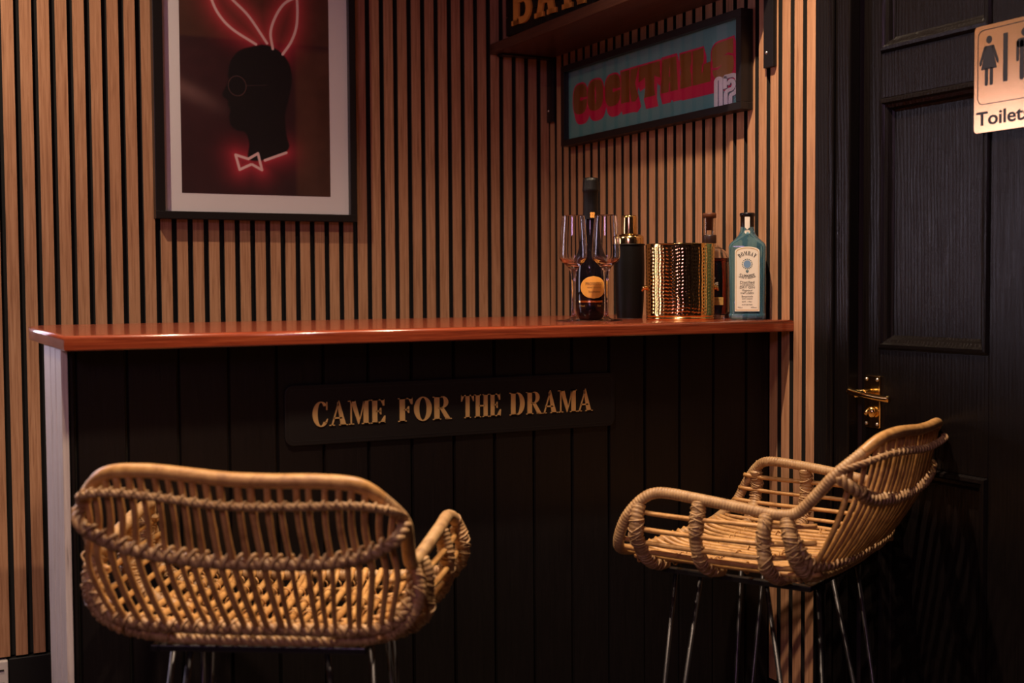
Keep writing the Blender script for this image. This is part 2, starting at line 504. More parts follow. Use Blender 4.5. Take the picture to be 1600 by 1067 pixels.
# ================================================================== the room
CE = 2.62
XL, YB = -4.3, -5.2
struct(MB().box(XL - .1, 0.6, YB - .1, 0.6, -0.1, 0).build('floor', M['floor']))
struct(MB().box(XL - .1, 0.6, YB - .1, 0.6, CE, CE + 0.1).build('ceiling', M['ceiling']))
WX0, WX1, WZ0, WZ1 = -2.75, -1.63, 1.05, 1.83
wb = MB()
wb.box(XL, WX0, 0.021, 0.15, 0, CE).box(WX1, 0.15, 0.021, 0.15, 0, CE).box(WX0, WX1, 0.021, 0.15, 0, WZ0).box(WX0, WX1, 0.021, 0.15, WZ1, CE)
wall_back = struct(wb.build('wall_back', M['plaster']))
wr = MB()
wr.box(0.021, 0.15, -1.257, 0.021, 0, CE).box(0.021, 0.15, YB, -2.10, 0, CE).box(0.021, 0.15, -2.10, -1.257, 2.03, CE)
wr.box(0.10, 0.15, -2.10, -1.257, 0, 2.03)
wall_right = struct(wr.build('wall_right', M['plaster']))
struct(MB().box(XL - .1, XL, YB, 0.15, 0, CE).build('wall_left', M['plaster']))
struct(MB().box(XL, 0.15, YB - .1, YB, 0, CE).build('wall_front', M['plaster']))

def slats(u0, sign, idx, frame, z0, name, parent):
    s = MB(); f = MB()
    for i in idx:
        a = u0 + sign * 0.04 * i; b = a + sign * 0.027
        if sign < 0: a, b = b, a
        # front face oak, edges dark core
        P = [frame(a, z0, 0.0), frame(b, z0, 0.0), frame(b, CE - .002, 0.0), frame(a, CE - .002, 0.0)]
        Q = [frame(a, z0, -0.012), frame(b, z0, -0.012), frame(b, CE - .002, -0.012), frame(a, CE - .002, -0.012)]
        s.add(P + Q, [(0, 1, 2, 3)], mi=0)
        s.add(P + Q, [(0, 3, 7, 4), (1, 5, 6, 2), (0, 4, 5, 1), (3, 2, 6, 7)], mi=1)
    o = s.build(name, [M['oak'], M['slat_side']], parent)
    return o
slats(-1.4676, 1, range(-4, 37), on_back, 0.295, 'oak_slats', wall_back)
slats(0.0059, 1, range(0, 29), lambda u, v, d: (-d, -u, v), 0.305, 'oak_slats', wall_right)
MB().box(-1.629, 0.012, 0.012, 0.021, 0.295, CE - .002).build('felt_backing', M['felt'], wall_back)
MB().box(0.012, 0.0209, -1.153, 0.012, 0.305, CE - .002).build('felt_backing', M['felt'], wall_right)
struct(MB().box(-1.485, 0.0, 0.0, 0.021, 0, 0.29).build('baseboard_back', M['skirting'], bevel=0.003))
struct(MB().box(0.0, 0.021, -1.16, 0.0, 0, 0.30).build('baseboard_right', M['skirting'], bevel=0.003))
# black batten and architrave between the slats and the door
struct(MB().box(-0.004, 0.021, -1.199, -1.156, 0, CE - .01).build('trim_1', M['black_paint'], bevel=0.002))
ar = MB()
ar.box(-0.006, 0.021, -1.262, -1.199, 0, 2.09).box(-0.014, -0.006, -1.222, -1.205, 0, 2.09)
ar.box(-0.006, 0.021, -2.16, -2.09, 0, 2.09).box(-0.006, 0.021, -2.16, -1.199, 2.025, 2.09)
struct(ar.build('trim_2', M['door_paint'], bevel=0.003))
# window in the back wall, left of the slats (outside the picture, seen in reflections)
win = MB()
for a, b, c, d in ((WX0, WX1, WZ0, WZ0 + .05), (WX0, WX1, WZ1 - .03, WZ1), (WX0, WX0 + .05, WZ0, WZ1), (WX1 - .02, WX1, WZ0, WZ1), (-2.20, -2.17, WZ0, WZ1)):
    win.box(a, b, 0.03, 0.06, c, d)
wf = struct(win.build('window_1', M['skirting']))
MB().box(WX0, WX1, 0.043, 0.047, WZ0, WZ1).build('window_pane', M['pane'], wf)

# ---- door ------------------------------------------------------------
DX = 0.03
door = MB()
door.box(DX + 0.012, DX + 0.035, -2.085, -1.262, 0.005, 2.02)
D0, D1, DM0, DM1 = -1.262, -2.085, -1.590, -1.757       # lock edge, hinge edge, mullion
panels_y = [(-1.310, -1.586), (-1.761, -2.037)]
rows = [(0.22, 0.824), (1.046, 1.539), (1.628, 1.92)]
for a, b in ((D0, -1.310), (-1.586, -1.761), (-2.037, D1)):
    door.box(DX, DX + 0.012, a, b, 0.005, 2.02)
zs = [0.005, 0.22, 0.824, 1.046, 1.539, 1.628, 1.92, 2.02]
for a, b in ((0.005, 0.22), (0.824, 1.046), (1.539, 1.628), (1.92, 2.02)):
    for y0, y1 in panels_y:
        door.box(DX + 0.0001, DX + 0.012, y0, y1, a, b)
door_o = struct(door.build('door_1', M['door_paint'], bevel=0.0015))
for y0, y1 in panels_y:
    for z0, z1 in rows:
        mo = MB()
        prof = [(0.0, 0.000), (0.004, -0.006), (0.010, -0.007), (0.014, -0.002), (0.020, 0.001), (0.024, 0.008), (0.028, 0.011)]
        loops = [[(DX + dd, y0 - q, z0 + q), (DX + dd, y1 + q, z0 + q), (DX + dd, y1 + q, z1 - q), (DX + dd, y0 - q, z1 - q)] for q, dd in prof]
        vs = [p for l in loops for p in l]; fs = []
        for i in range(len(prof) - 1):
            for k in range(4):
                fs.append((i * 4 + k, i * 4 + (k + 1) % 4, (i + 1) * 4 + (k + 1) % 4, (i + 1) * 4 + k))
        mo.add(vs, fs)
        mo.build('panel_moulding', M['door_paint'], door_o)
# lever handle
h = MB(); h.prism(rrect(1.2745, 1.318, 0.888, 0.993, 0.002, 2), on_right, -DX, -DX + 0.005)
hp = h.build('handle_plate', M['brass'], door_o, bevel=0.0015)
lev = MB()
lev.tube([(DX - 0.002, -1.289, 0.958), (DX - 0.045, -1.289, 0.958)], 0.008, 16)
lev.tube(spline([(DX - 0.045, -1.276, 0.962), (DX - 0.048, -1.295, 0.960), (DX - 0.050, -1.33, 0.957), (DX - 0.046, -1.372, 0.954), (DX - 0.044, -1.384, 0.954)], 24),
         lambda t: 0.0072 - 0.0012 * math.sin(PI * t), 14)
lev.build('door_handle', M['brass'], door_o)
k = MB(); k.tube([(DX - 0.004, -1.299, 0.920), (DX - 0.016, -1.299, 0.920)], 0.011, 20); k.tube([(DX - 0.015, -1.299, 0.927), (DX - 0.026, -1.299, 0.916)], 0.0045, 10)
k.build('thumb_turn', M['brass'], door_o)
for y, z in ((-1.281, 0.985), (-1.311, 0.985), (-1.281, 0.896), (-1.311, 0.896)):
    MB().lathe([(0.0001, 0.003), (0.002, 0.0028), (0.0035, 0.001), (0.0037, 0)], 12).build('screw', M['steel'], door_o)
    s = C.objects[-1]; s.rotation_euler = (0, -PI / 2, 0); s.location = (DX - 0.005, y, z)

# ---- toilet sign -----------------------------------------------------
M['copper_sign'] = mat('brushed_copper_sign', (0.88, 0.50, 0.26), 0.19, 0.85)
v = coords(M['copper_sign'], (1, 300, 4)); bump(M['copper_sign'], noise_tex(M['copper_sign'], v, 6, 4), 0.05, 0.0004)
sg = MB(); T0, T1, B0, B1 = 1.555, 1.775, 1.443, 1.631
sg.prism(rrect(T0, T1, B0, B1, 0.007), on_right, -DX + 0.0075, -DX + 0.0095)
sign = sg.build('toilet_sign', M['copper_sign'])
props(sign, 'copper coloured toilet sign with black figures fixed to the black panelled door', 'sign')
fg = MB(); d0, d1 = -DX + 0.0095, -DX + 0.010
fg.strip(rrect(1.5625, 1.7675, 1.492, 1.624, 0.013), rrect(1.5638, 1.7662, 1.4933, 1.6227, 0.0118), on_right, d0, d1, True)
cu = 1.588
fg.prism(ell(cu, 1.605, 0.0063, 0.0068, 20), on_right, d0, d1)
fg.prism([(cu - 0.0085, 1.5945), (cu + 0.0085, 1.5945), (cu + 0.009, 1.585), (cu + 0.0175, 1.5535), (cu - 0.0175, 1.5535), (cu - 0.009, 1.585)], on_right, d0, d1)
for s_ in (-1, 1):
    fg.prism([(cu + s_ * 0.006, 1.5945), (cu + s_ * 0.011, 1.5935), (cu + s_ * 0.0215, 1.566), (cu + s_ * 0.0205, 1.561), (cu + s_ * 0.0175, 1.562), (cu + s_ * 0.0085, 1.585)], on_right, d0, d1)
    fg.prism(rrect(cu + s_ * 0.0055 - 0.0035, cu + s_ * 0.0055 + 0.0035, 1.5245, 1.556, 0.003, 3), on_right, d0, d1)
fg.prism([(1.6195, 1.5265), (1.629, 1.5265), (1.629, 1.610), (1.6195, 1.610)], on_right, d0, d1)
cu = 1.664
fg.prism(ell(cu, 1.605, 0.0063, 0.0068, 20), on_right, d0, d1)
fg.prism(rrect(cu - 0.0155, cu + 0.0155, 1.580, 1.5955, 0.006), on_right, d0, d1)
for s_ in (-1, 1):
    fg.prism(rrect(cu + s_ * 0.0135 - 0.0028, cu + s_ * 0.0135 + 0.0028, 1.557, 1.592, 0.0025, 3), on_right, d0, d1)
    fg.prism(rrect(cu + s_ * 0.0047 - 0.0042, cu + s_ * 0.0047 + 0.0042, 1.5245, 1.592, 0.003, 3), on_right, d0, d1)
fg.build('pictogram', M['black_ink'], sign)
tx = MB(); put_text(tx, 'Toilets', 0.034, lambda u, v, z: on_right(u, v, -DX + 0.0097 + z), 1.620, 1.466, sx=1.25, extrude=0.0003, offset=0.0006)
tx.build('lettering', M['black_ink'], sign)

# ================================================================== bar counter
BT, BB = 1.1, 1.0753
bar = empty('bar_counter', (-0.73, -0.88, 0))
props(bar, 'black boarded bar counter with pale end boards, under the red wooden top', 'bar counter')
def bb(mb, name, m, bevel=0.0):
    mb.v = [(x + 0.73, y + 0.88, z) for x, y, z in mb.v]
    return mb.build(name, m, bar, bevel)
pp, po = 0.0869, -1.3685
fb = MB()
edges = [-1.463, -1.4515] + [po + pp * i for i in range(0, 16)] + [-0.001]
edges = [e for e in edges if e < -0.012] + [-0.002]
for a, b in zip(edges, edges[1:]):
    fb.prism([(a + 0.0012, 0.0), (a + 0.0035, 0.0095), (b - 0.0035, 0.0095), (b - 0.0012, 0.0)], lambda u, d, z: (u, -0.998 - d, z), 0.0, BB)
bb(fb, 'front_boards', M['black_paint'])
bb(MB().box(-1.462, -0.002, -0.998, -0.985, 0, BB - 0.001), 'backing_panel', M['skirting'])
eb = MB()
for a, b in ((-1.0065, -0.93), (-0.93, -0.86), (-0.86, -0.765)):
    eb.prism([(a + 0.0008, 0.0), (a + 0.004, 0.010), (b - 0.004, 0.010), (b - 0.0008, 0.0)], lambda u, d, z: (-1.463 - d, u, z), 0.0, BB)
bb(eb, 'end_boards', M['pale_boards'])  # pale grey grained colour on the end boards
bb(MB().box(-1.462, -1.44, -0.98, -0.77, 0, BB - 0.001).box(-1.44, -0.002, -0.79, -0.77, 0, BB - 0.001), 'carcass', M['skirting'])
# top
top = MB()
out = [(0.0 - 0.0005, -1.087), (-1.478, -1.087), (-1.478, -0.58), (-1.474, -0.52), (-1.462, -0.47), (-1.44, -0.43), (-1.40, -0.405), (-1.36, -0.40), (-0.0005, -0.40)]
# bevelled edge: stacked loops
def loop(ins, z):
    r = []
    for i, (x, y) in enumerate(out):
        cx = min(max(x, -1.478 + ins), -0.0005); cy = min(max(y, -1.087 + ins), -0.40 - ins)
        r.append((cx, cy, z))
    return r
RD = 0.0065
L = [loop(0.002, BB), loop(0, BB + 0.002)] + [loop(RD * (1 - math.cos(t)), BT - RD + RD * math.sin(t)) for t in np.linspace(0, PI / 2, 9)]
vs = [p for l in L for p in l]; n = len(out)
top.add(vs, [tuple(range(n))[::-1], tuple(range((len(L) - 1) * n, len(L) * n))])
def strips(i0, i1, smooth):
    o_ = MB(); fs = []
    for i in range(i0, i1):
        for k in range(n):
            fs.append((i * n + k, i * n + (k + 1) % n, (i + 1) * n + (k + 1) % n, (i + 1) * n + k))
    top.add(vs, fs, smooth)
strips(0, 2, False); strips(2, len(L) - 1, True)
bt = top.build('worktop', M['mahogany'])
props(bt, 'glossy red-brown wooden bar top carrying the glasses and bottles', 'worktop')

# ---- plaque ----------------------------------------------------------
pq = empty('wall_plaque', (-0.748, -1.0085, 0.944))
props(pq, 'long black plaque with gold capital lettering on the front of the bar', 'sign')
def rel(fr, o):
    l = o.location
    return lambda u, v, d: tuple(Vector(fr(u, v, d)) - l)
f = rel(on_bar, pq)
a = MB(); a.prism(rrect(-1.095, -0.402, 0.889, 0.999, 0.016), f, 0.001, 0.0065); a.build('plate', M['plaque'], pq, bevel=0.0015)
a = MB(); a.strip(rrect(-1.088, -0.409, 0.896, 0.992, 0.011), rrect(-1.0865, -0.4105, 0.8975, 0.9905, 0.0102), f, 0.0064, 0.0069, True)
a.build('border_line', M['plaque_line'], pq)
words = [('CAME', -1.044, -0.902), ('FOR', -0.878, -0.770), ('THE', -0.748, -0.662), ('DRAMA', -0.644, -0.456)]
for w, u0, u1 in words:
    a = MB(); serif_text(a, w, 0.0445, f, u0, 0.9225, width=(u1 - u0), d0=0.0060, d1=0.0085, space=0.035)
    a.build('lettering', M['gold'], pq)

# ================================================================== neon print
fpz = [1.349, 2.06]
pr = empty('framed_picture', (-0.861, 0.0, 1.349))
props(pr, 'black framed picture with white mount showing pink neon rabbit ears and bow tie', 'picture')
f = rel(on_back, pr)
fr_ = MB()
U0, U1, V0, V1 = -1.124, -0.599, 1.349, 2.10
u0, u1, v0, v1 = -1.100, -0.617, 1.368, 2.081
for a in ((U0, U1, V0, v0), (U0, U1, v1, V1), (U0, u0, v0, v1), (u1, U1, v0, v1)):
    fr_.prism([(a[0], a[2]), (a[1], a[2]), (a[1], a[3]), (a[0], a[3])], f, 0.001, 0.030)
fr_.build('frame', M['frame_black'], pr, bevel=0.001)
a = MB(); a.prism([(u0, v0), (u1, v0), (u1, v1), (u0, v1)], f, 0.003, 0.014); a.build('mount', M['mount'], pr)
# printed artwork as coloured mesh
PU0, PU1, PV0, PV1 = -1.056, -0.6675, 1.415, 2.034
NU, NV = 300, 470
us = np.linspace(PU0, PU1, NU); vs_ = np.linspace(PV0, PV1, NV)
UU, VV = np.meshgrid(us, vs_)
def seg_d(px, py, pts):
    d = np.full(px.shape, 9.0)
    for (ax, ay), (bx, by) in zip(pts, pts[1:]):
        vx, vy = bx - ax, by - ay
        t = np.clip(((px - ax) * vx + (py - ay) * vy) / (vx * vx + vy * vy + 1e-12), 0, 1)
        d = np.minimum(d, np.hypot(px - ax - t * vx, py - ay - t * vy))
    return d
def sp2(pts, n=40): return [(p.x, p.y) for p in spline([(a, b, 0) for a, b in pts], n)]
rng = np.random.RandomState(3)
def vnoise(sx, sy, seed):
    r = np.random.RandomState(seed); g = r.rand(sy + 2, sx + 2)
    x = np.linspace(0, sx, NU); y = np.linspace(0, sy, NV)
    xi = x.astype(int); yi = y.astype(int); xf = x - xi; yf = y - yi
    xf = xf * xf * (3 - 2 * xf); yf = yf * yf * (3 - 2 * yf)
    A = g[yi][:, xi]; B = g[yi][:, xi + 1]; Cc = g[yi + 1][:, xi]; D = g[yi + 1][:, xi + 1]
    return (A * (1 - xf) + B * xf) * (1 - yf[:, None]) + (Cc * (1 - xf) + D * xf) * yf[:, None]
n1 = vnoise(6, 9, 1) * .6 + vnoise(18, 28, 2) * .3 + vnoise(60, 90, 5) * .1
base = np.zeros((NV, NU, 3))
wallc = np.array([0.085, 0.030, 0.018]); dark = np.array([0.040, 0.010, 0.012])
m1 = np.clip((UU + 0.765) / 0.012, 0, 1) * np.clip((1.80 - VV) / 0.02 + .3, 0, 1)
m2 = np.clip((VV - 1.803) / 0.008, 0, 1)
mixw = np.clip(m1 + m2, 0, 1)
base[:] = dark + (wallc - dark) * mixw[..., None]
base *= (0.65 + 0.7 * n1)[..., None]
beam = np.exp(-((VV - (1.676 - 0.42 * (UU + 1.05))) / 0.022) ** 2) * np.clip((-0.93 - UU) / 0.1, 0, 1)
base += beam[..., None] * np.array([0.11, 0.062, 0.055])
tubes = [sp2([(-0.985, 1.955), (-0.973, 1.90), (-0.953, 1.862), (-0.92, 1.831), (-0.862, 1.799)]),
         sp2([(-0.985, 1.955), (-0.962, 1.945), (-0.919, 1.905), (-0.879, 1.868), (-0.833, 1.804)]),
         sp2([(-0.752, 1.930), (-0.785, 1.910), (-0.809, 1.875), (-0.823, 1.833), (-0.818, 1.791)]),
         sp2([(-0.752, 1.930), (-0.751, 1.890), (-0.755, 1.850), (-0.769, 1.813), (-0.792, 1.779)]),
         [(-0.880, 1.492), (-0.909, 1.478), (-0.919, 1.515), (-0.886, 1.506), (-0.861, 1.521), (-0.851, 1.479), (-0.876, 1.492)],
         [(-0.843, 1.504), (-0.786, 1.526)]]
dist = np.full(UU.shape, 9.0)
for t_ in tubes: dist = np.minimum(dist, seg_d(UU, VV, t_))
glow = np.exp(-dist / 0.013) * 0.75 + np.exp(-(dist / 0.040) ** 2) * 0.22
base += glow[..., None] * np.array([0.60, 0.030, 0.060])
# plain dark bust
hd = [(-0.868, 1.795), (-0.835, 1.800), (-0.800, 1.786), (-0.775, 1.757), (-0.768, 1.715), (-0.776, 1.670), (-0.787, 1.625), (-0.785, 1.575),
      (-0.778, 1.540), (-0.80, 1.520), (-0.84, 1.505), (-0.885, 1.505), (-0.884, 1.545), (-0.893, 1.572), (-0.915, 1.578), (-0.930, 1.590), (-0.934, 1.612), (-0.931, 1.628),
      (-0.937, 1.640), (-0.936, 1.652), (-0.950, 1.662), (-0.948, 1.674), (-0.936, 1.700), (-0.935, 1.722), (-0.928, 1.752), (-0.905, 1.780)]
hd = sp2(hd + [hd[0]], 160)
inside = np.zeros(UU.shape, bool)
for (ax, ay), (bx, by) in zip(hd, hd[1:] + hd[:1]):
    c_ = ((ay > VV) != (by > VV)) & (UU < (bx - ax) * (VV - ay) / ((by - ay) if abs(by - ay) > 1e-9 else 1e-9) + ax)
    inside ^= c_
ins = inside.astype(float)
k_ = np.array([.25, .5, .25])
for _ in range(2):
    ins[1:-1] = ins[:-2] * .25 + ins[1:-1] * .5 + ins[2:] * .25
    ins[:, 1:-1] = ins[:, :-2] * .25 + ins[:, 1:-1] * .5 + ins[:, 2:] * .25
base = base * (1 - ins[..., None]) + ins[..., None] * np.array([0.006, 0.004, 0.004])
lens = seg_d(UU, VV, [(-0.912 + 0.023 * math.cos(a), 1.690 + 0.025 * math.sin(a)) for a in np.linspace(0, 2 * PI, 32)])
base += np.clip(1 - np.abs(lens) / 0.0016, 0, 1)[..., None] * np.array([0.12, 0.05, 0.045])
arm_ = seg_d(UU, VV, [(-0.889, 1.692), (-0.835, 1.697)])
base += np.clip(1 - arm_ / 0.0014, 0, 1)[..., None] * np.array([0.07, 0.03, 0.03])
core = np.clip((0.0040 - dist) / 0.0014, 0, 1)[..., None]
base = base * (1 - core) + core * np.array([0.92, 0.62, 0.62])
me = bpy.data.meshes.new('print')
vv = [f(u, v, 0.0146) for v in vs_ for u in us]
ff = [(j * NU + i, j * NU + i + 1, (j + 1) * NU + i + 1, (j + 1) * NU + i) for j in range(NV - 1) for i in range(NU - 1)]
me.from_pydata(vv, [], ff)
ca = me.color_attributes.new('art', 'FLOAT_COLOR', 'POINT')
ca.data.foreach_set('color', np.concatenate([base.reshape(-1, 3), np.ones((NU * NV, 1))], 1).astype(np.float32).ravel())
pm = mat('printed_art', rough=0.55)
at_ = nd(pm, 'ShaderNodeAttribute'); at_.attribute_name = 'art'
ln(pm, at_.outputs['Color'], bsdf(pm).inputs['Base Color'])
me.materials.append(pm)
po_ = bpy.data.objects.new('print', me); C.objects.link(po_); po_.parent = pr
MB().prism([(u0 - .001, v0 - .001), (u1 + .001, v0 - .001), (u1 + .001, v1 + .001), (u0 - .001, v1 + .001)], f, 0.0215, 0.0225).build('glazing', M['pane'], pr)

# ================================================================== cocktails sign
ck = empty('framed_sign', (0.0, -0.55, 1.563))
props(ck, 'long black framed sign with gold foil letters on teal, below the shelf', 'sign')
f = rel(on_right, ck)
U0, U1, V0, V1 = 0.130, 0.975, 1.563, 1.784
u0, u1, v0, v1 = 0.148, 0.927, 1.580, 1.767
u1 = 0.9275; U1 = 0.9465
fr_ = MB()
for a in ((U0, U1, V0, v0), (U0, U1, v1, V1), (U0, u0, v0, v1), (u1, U1, v0, v1)):
    fr_.prism([(a[0], a[2]), (a[1], a[2]), (a[1], a[3]), (a[0], a[3])], f, 0.001, 0.034)
fr_.build('frame', M['frame_black'], ck, bevel=0.001)
a = MB(); a.prism([(u0, v0), (u1, v0), (u1, v1), (u0, v1)], f, 0.003, 0.0180); a.build('print', M['teal'], ck)
gold = []; cuts = []; owner = []; cown = []; cur = 'C'
def G(*p): gold.append(list(p))
def K(*p): cuts.append(list(p))
marks = []
def nextletter(): marks.append((len(gold), len(cuts)))
z0, z1 = 1.644, 1.725
H = z1 - z0
def sx_(l, r): return lambda a: l + (r - l) * a
# C O C
for l, r, ch in ((0.175, 0.249, 'C'), (0.252, 0.333, 'O'), (0.343, 0.420, 'C')):
    X = sx_(l, r); nextletter()
    gold.append(ell((l + r) / 2, (z0 + z1) / 2, (r - l) / 2, H / 2, 36, 0.72))
    zc = (z0 + z1) / 2
    if ch == 'C':
        K((X(.48), zc - .001), (X(.55), zc + .006), (X(.70), zc + .002), (X(1.04), zc + .003), (X(1.04), zc - .004), (X(.70), zc - .003), (X(.55), zc - .006))
    else:
        cuts.append(ell(X(.52), zc, 0.0035, 0.024, 16))
X = sx_(0.423, 0.506); nextletter()   # K
G((X(0), z0), (X(0), z1), (X(.52), z1), (X(.52), z0))
G((X(.40), z0 + .040), (X(.56), z1), (X(1), z1), (X(.80), z0 + .042), (X(.98), z0 + .008), (X(.80), z0 - .003), (X(.56), z0))
K((X(.50), z1 + .002), (X(.56), z1 + .002), (X(.50), z0 + .046)); K((X(.50), z0 - .002), (X(.60), z0 - .004), (X(.50), z0 + .036))
X = sx_(0.506, 0.604); nextletter()   # T
G((X(.02), z1), (X(.98), z1), (X(1.0), z0 + .040), (X(.80), z0 + .046), (X(.74), z0 + .052), (X(.72), z0 + .02), (X(.78), z0), (X(.26), z0), (X(.32), z0 + .02), (X(.30), z0 + .052), (X(.16), z0 + .046), (X(0), z0 + .042))
X = sx_(0.607, 0.680); nextletter()   # A
G((X(0.0), z0), (X(.08), z1), (X(.90), z1), (X(1.0), z0), (X(.56), z0), (X(.56), z0 + .004), (X(.46), z0 + .004), (X(.46), z0))
K((X(.47), z0 - .001), (X(.56), z0 - .001), (X(.54), z0 + .022), (X(.49), z0 + .022)); K((X(.48), z0 + .036), (X(.55), z0 + .036), (X(.515), z0 + .062))
X = sx_(0.690, 0.736); nextletter()   # I
G((X(0), z0), (X(0), z0 + .028), (X(.10), z0 + .034), (X(.10), z1 - .034), (X(0), z1 - .028), (X(0), z1), (X(1), z1), (X(1), z1 - .028), (X(.9), z1 - .034), (X(.9), z0 + .034), (X(1), z0 + .028), (X(1), z0))
X = sx_(0.741, 0.812); nextletter()   # L
G((X(0), z0), (X(0), z1), (X(.62), z1), (X(.62), z1 - .030), (X(.56), z0 + .042), (X(1), z0 + .046), (X(1), z0))
K((X(.50), z0 + .020), (X(.53), z0 + .044), (X(.62), z0 + .046), (X(.60), z0 + .030))
X = sx_(0.817, 0.899); nextletter()   # S
gold.append(ell(X(.47), z1 - .024, (0.047) * .82, 0.026, 30, 0.75)); gold.append(ell(X(.52), z0 + .028, 0.040, 0.029, 30, 0.75))
G((X(.60), z1 - .03), (X(.60), z1 + .002), (X(.98), z1 + .004), (X(.98), z1 - .034))
K((X(.55), z0 + .050), (X(.75), z0 + .055), (X(1.04), z0 + .048), (X(1.04), z0 + .043), (X(.75), z0 + .050)); K((X(-.04), z0 + .030), (X(.3), z0 + .027), (X(.50), z0 + .032), (X(.3), z0 + .022), (X(-.04), z0 + .024))
mg = MB(); dd = 0.0182
for gi, g in enumerate(gold):
    for s_ in range(9):
        k_ = s_ / 8
        ou, ov = 0.010 * k_, -0.024 * k_
        cxm = sum(p[0] for p in g) / len(g); czm = sum(p[1] for p in g) / len(g)
        e = 0.0045
        wmx = max(p[0] for p in g) - min(p[0] for p in g); hmx = max(p[1] for p in g) - min(p[1] for p in g)
        ku, kv = 1 + 2 * e / wmx, 1 + 2 * e / hmx
        mg.prism([(cxm + (p[0] - cxm) * ku + ou, czm + (p[1] - czm) * kv + ov) for p in g], f, 0.0180, dd + 0.00001 * (9 - s_) + 0.0000009 * gi)
mg.build('shadow_lettering', M['magenta'], ck)
nextletter()
for (g0, c0), (g1, c1) in zip(marks, marks[1:]):
    gm = MB()
    for gi in range(g0, g1): gm.prism(gold[gi], f, 0.0180, 0.0187 + 0.0000009 * gi)
    lo_ = gm.build('letter', M['foil'], ck)
    for g in cuts[c0:c1]:
        MB().prism(g, f, 0.0180, 0.0190).build('letter_counter', M['magenta'], lo_)
# reflection of a lit sign painted in white on the print, lower right corner
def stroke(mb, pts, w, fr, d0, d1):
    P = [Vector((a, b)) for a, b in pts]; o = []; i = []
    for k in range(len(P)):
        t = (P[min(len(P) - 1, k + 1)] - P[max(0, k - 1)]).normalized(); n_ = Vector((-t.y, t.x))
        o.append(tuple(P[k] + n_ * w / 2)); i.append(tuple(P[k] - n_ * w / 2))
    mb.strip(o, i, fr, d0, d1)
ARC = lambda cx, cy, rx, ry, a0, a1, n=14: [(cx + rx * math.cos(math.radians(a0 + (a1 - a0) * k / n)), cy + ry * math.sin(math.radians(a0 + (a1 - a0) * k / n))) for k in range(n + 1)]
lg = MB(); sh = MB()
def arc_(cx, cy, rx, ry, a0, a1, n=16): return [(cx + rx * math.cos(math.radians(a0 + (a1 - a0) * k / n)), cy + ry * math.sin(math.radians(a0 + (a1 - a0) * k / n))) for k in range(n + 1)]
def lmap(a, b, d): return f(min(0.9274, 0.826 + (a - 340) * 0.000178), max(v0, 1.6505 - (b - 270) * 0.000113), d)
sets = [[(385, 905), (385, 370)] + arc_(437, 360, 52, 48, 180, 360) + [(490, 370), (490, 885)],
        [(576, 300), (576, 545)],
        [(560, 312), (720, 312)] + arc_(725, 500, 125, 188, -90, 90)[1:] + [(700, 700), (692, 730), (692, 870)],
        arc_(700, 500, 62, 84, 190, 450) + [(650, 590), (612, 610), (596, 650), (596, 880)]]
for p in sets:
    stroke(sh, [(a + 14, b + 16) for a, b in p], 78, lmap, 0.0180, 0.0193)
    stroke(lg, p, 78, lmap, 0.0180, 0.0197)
sh.build('reflection_shadow', M['grey_ink'], ck)
lg.build('sign_reflection', M['reflection_white'], ck)
MB().prism([(u0 - .001, v0 - .001), (u1 + .001, v0 - .001), (u1 + .001, v1 + .001), (u0 - .001, v1 + .001)], f, 0.0235, 0.0245).build('glazing', M['pane'], ck)

# ================================================================== wall shelf
sh = empty('wall_shelf', (-0.09, -0.5, 1.84))
props(sh, 'dark wooden wall shelf on black metal brackets in the corner, above the framed sign', 'shelf')
a = MB(); a.box(-0.10, 0.0895, -0.53, 0.4995, -0.0125, 0.0155); a.build('board', M['shelf_wood'], sh, bevel=0.002)
for y in (-1.0115, -0.0225):
    a = MB(); yy = y + 0.5
    a.box(0.0790, 0.0895, yy - 0.0165, yy + 0.0165, 1.645 - 1.84, -0.013).box(-0.08, 0.0895, yy - 0.0165, yy + 0.0165, -0.0175, -0.0128)
    if y < -0.5: a.box(0.0790, 0.0895, yy - 0.0165, yy + 0.0165, 0.016, 0.20)
    b = a.build('bracket', M['black_metal'], sh, bevel=0.001)
    s = MB().lathe([(0.0001, 0.0025), (0.002, 0.0025), (0.0038, 0.001), (0.004, 0)], 14).build('screw', M['steel'], b)
    s.rotation_euler = (0, -PI / 2, 0); s.location = (0.0790, yy + 0.006, 1.677 - 1.84)

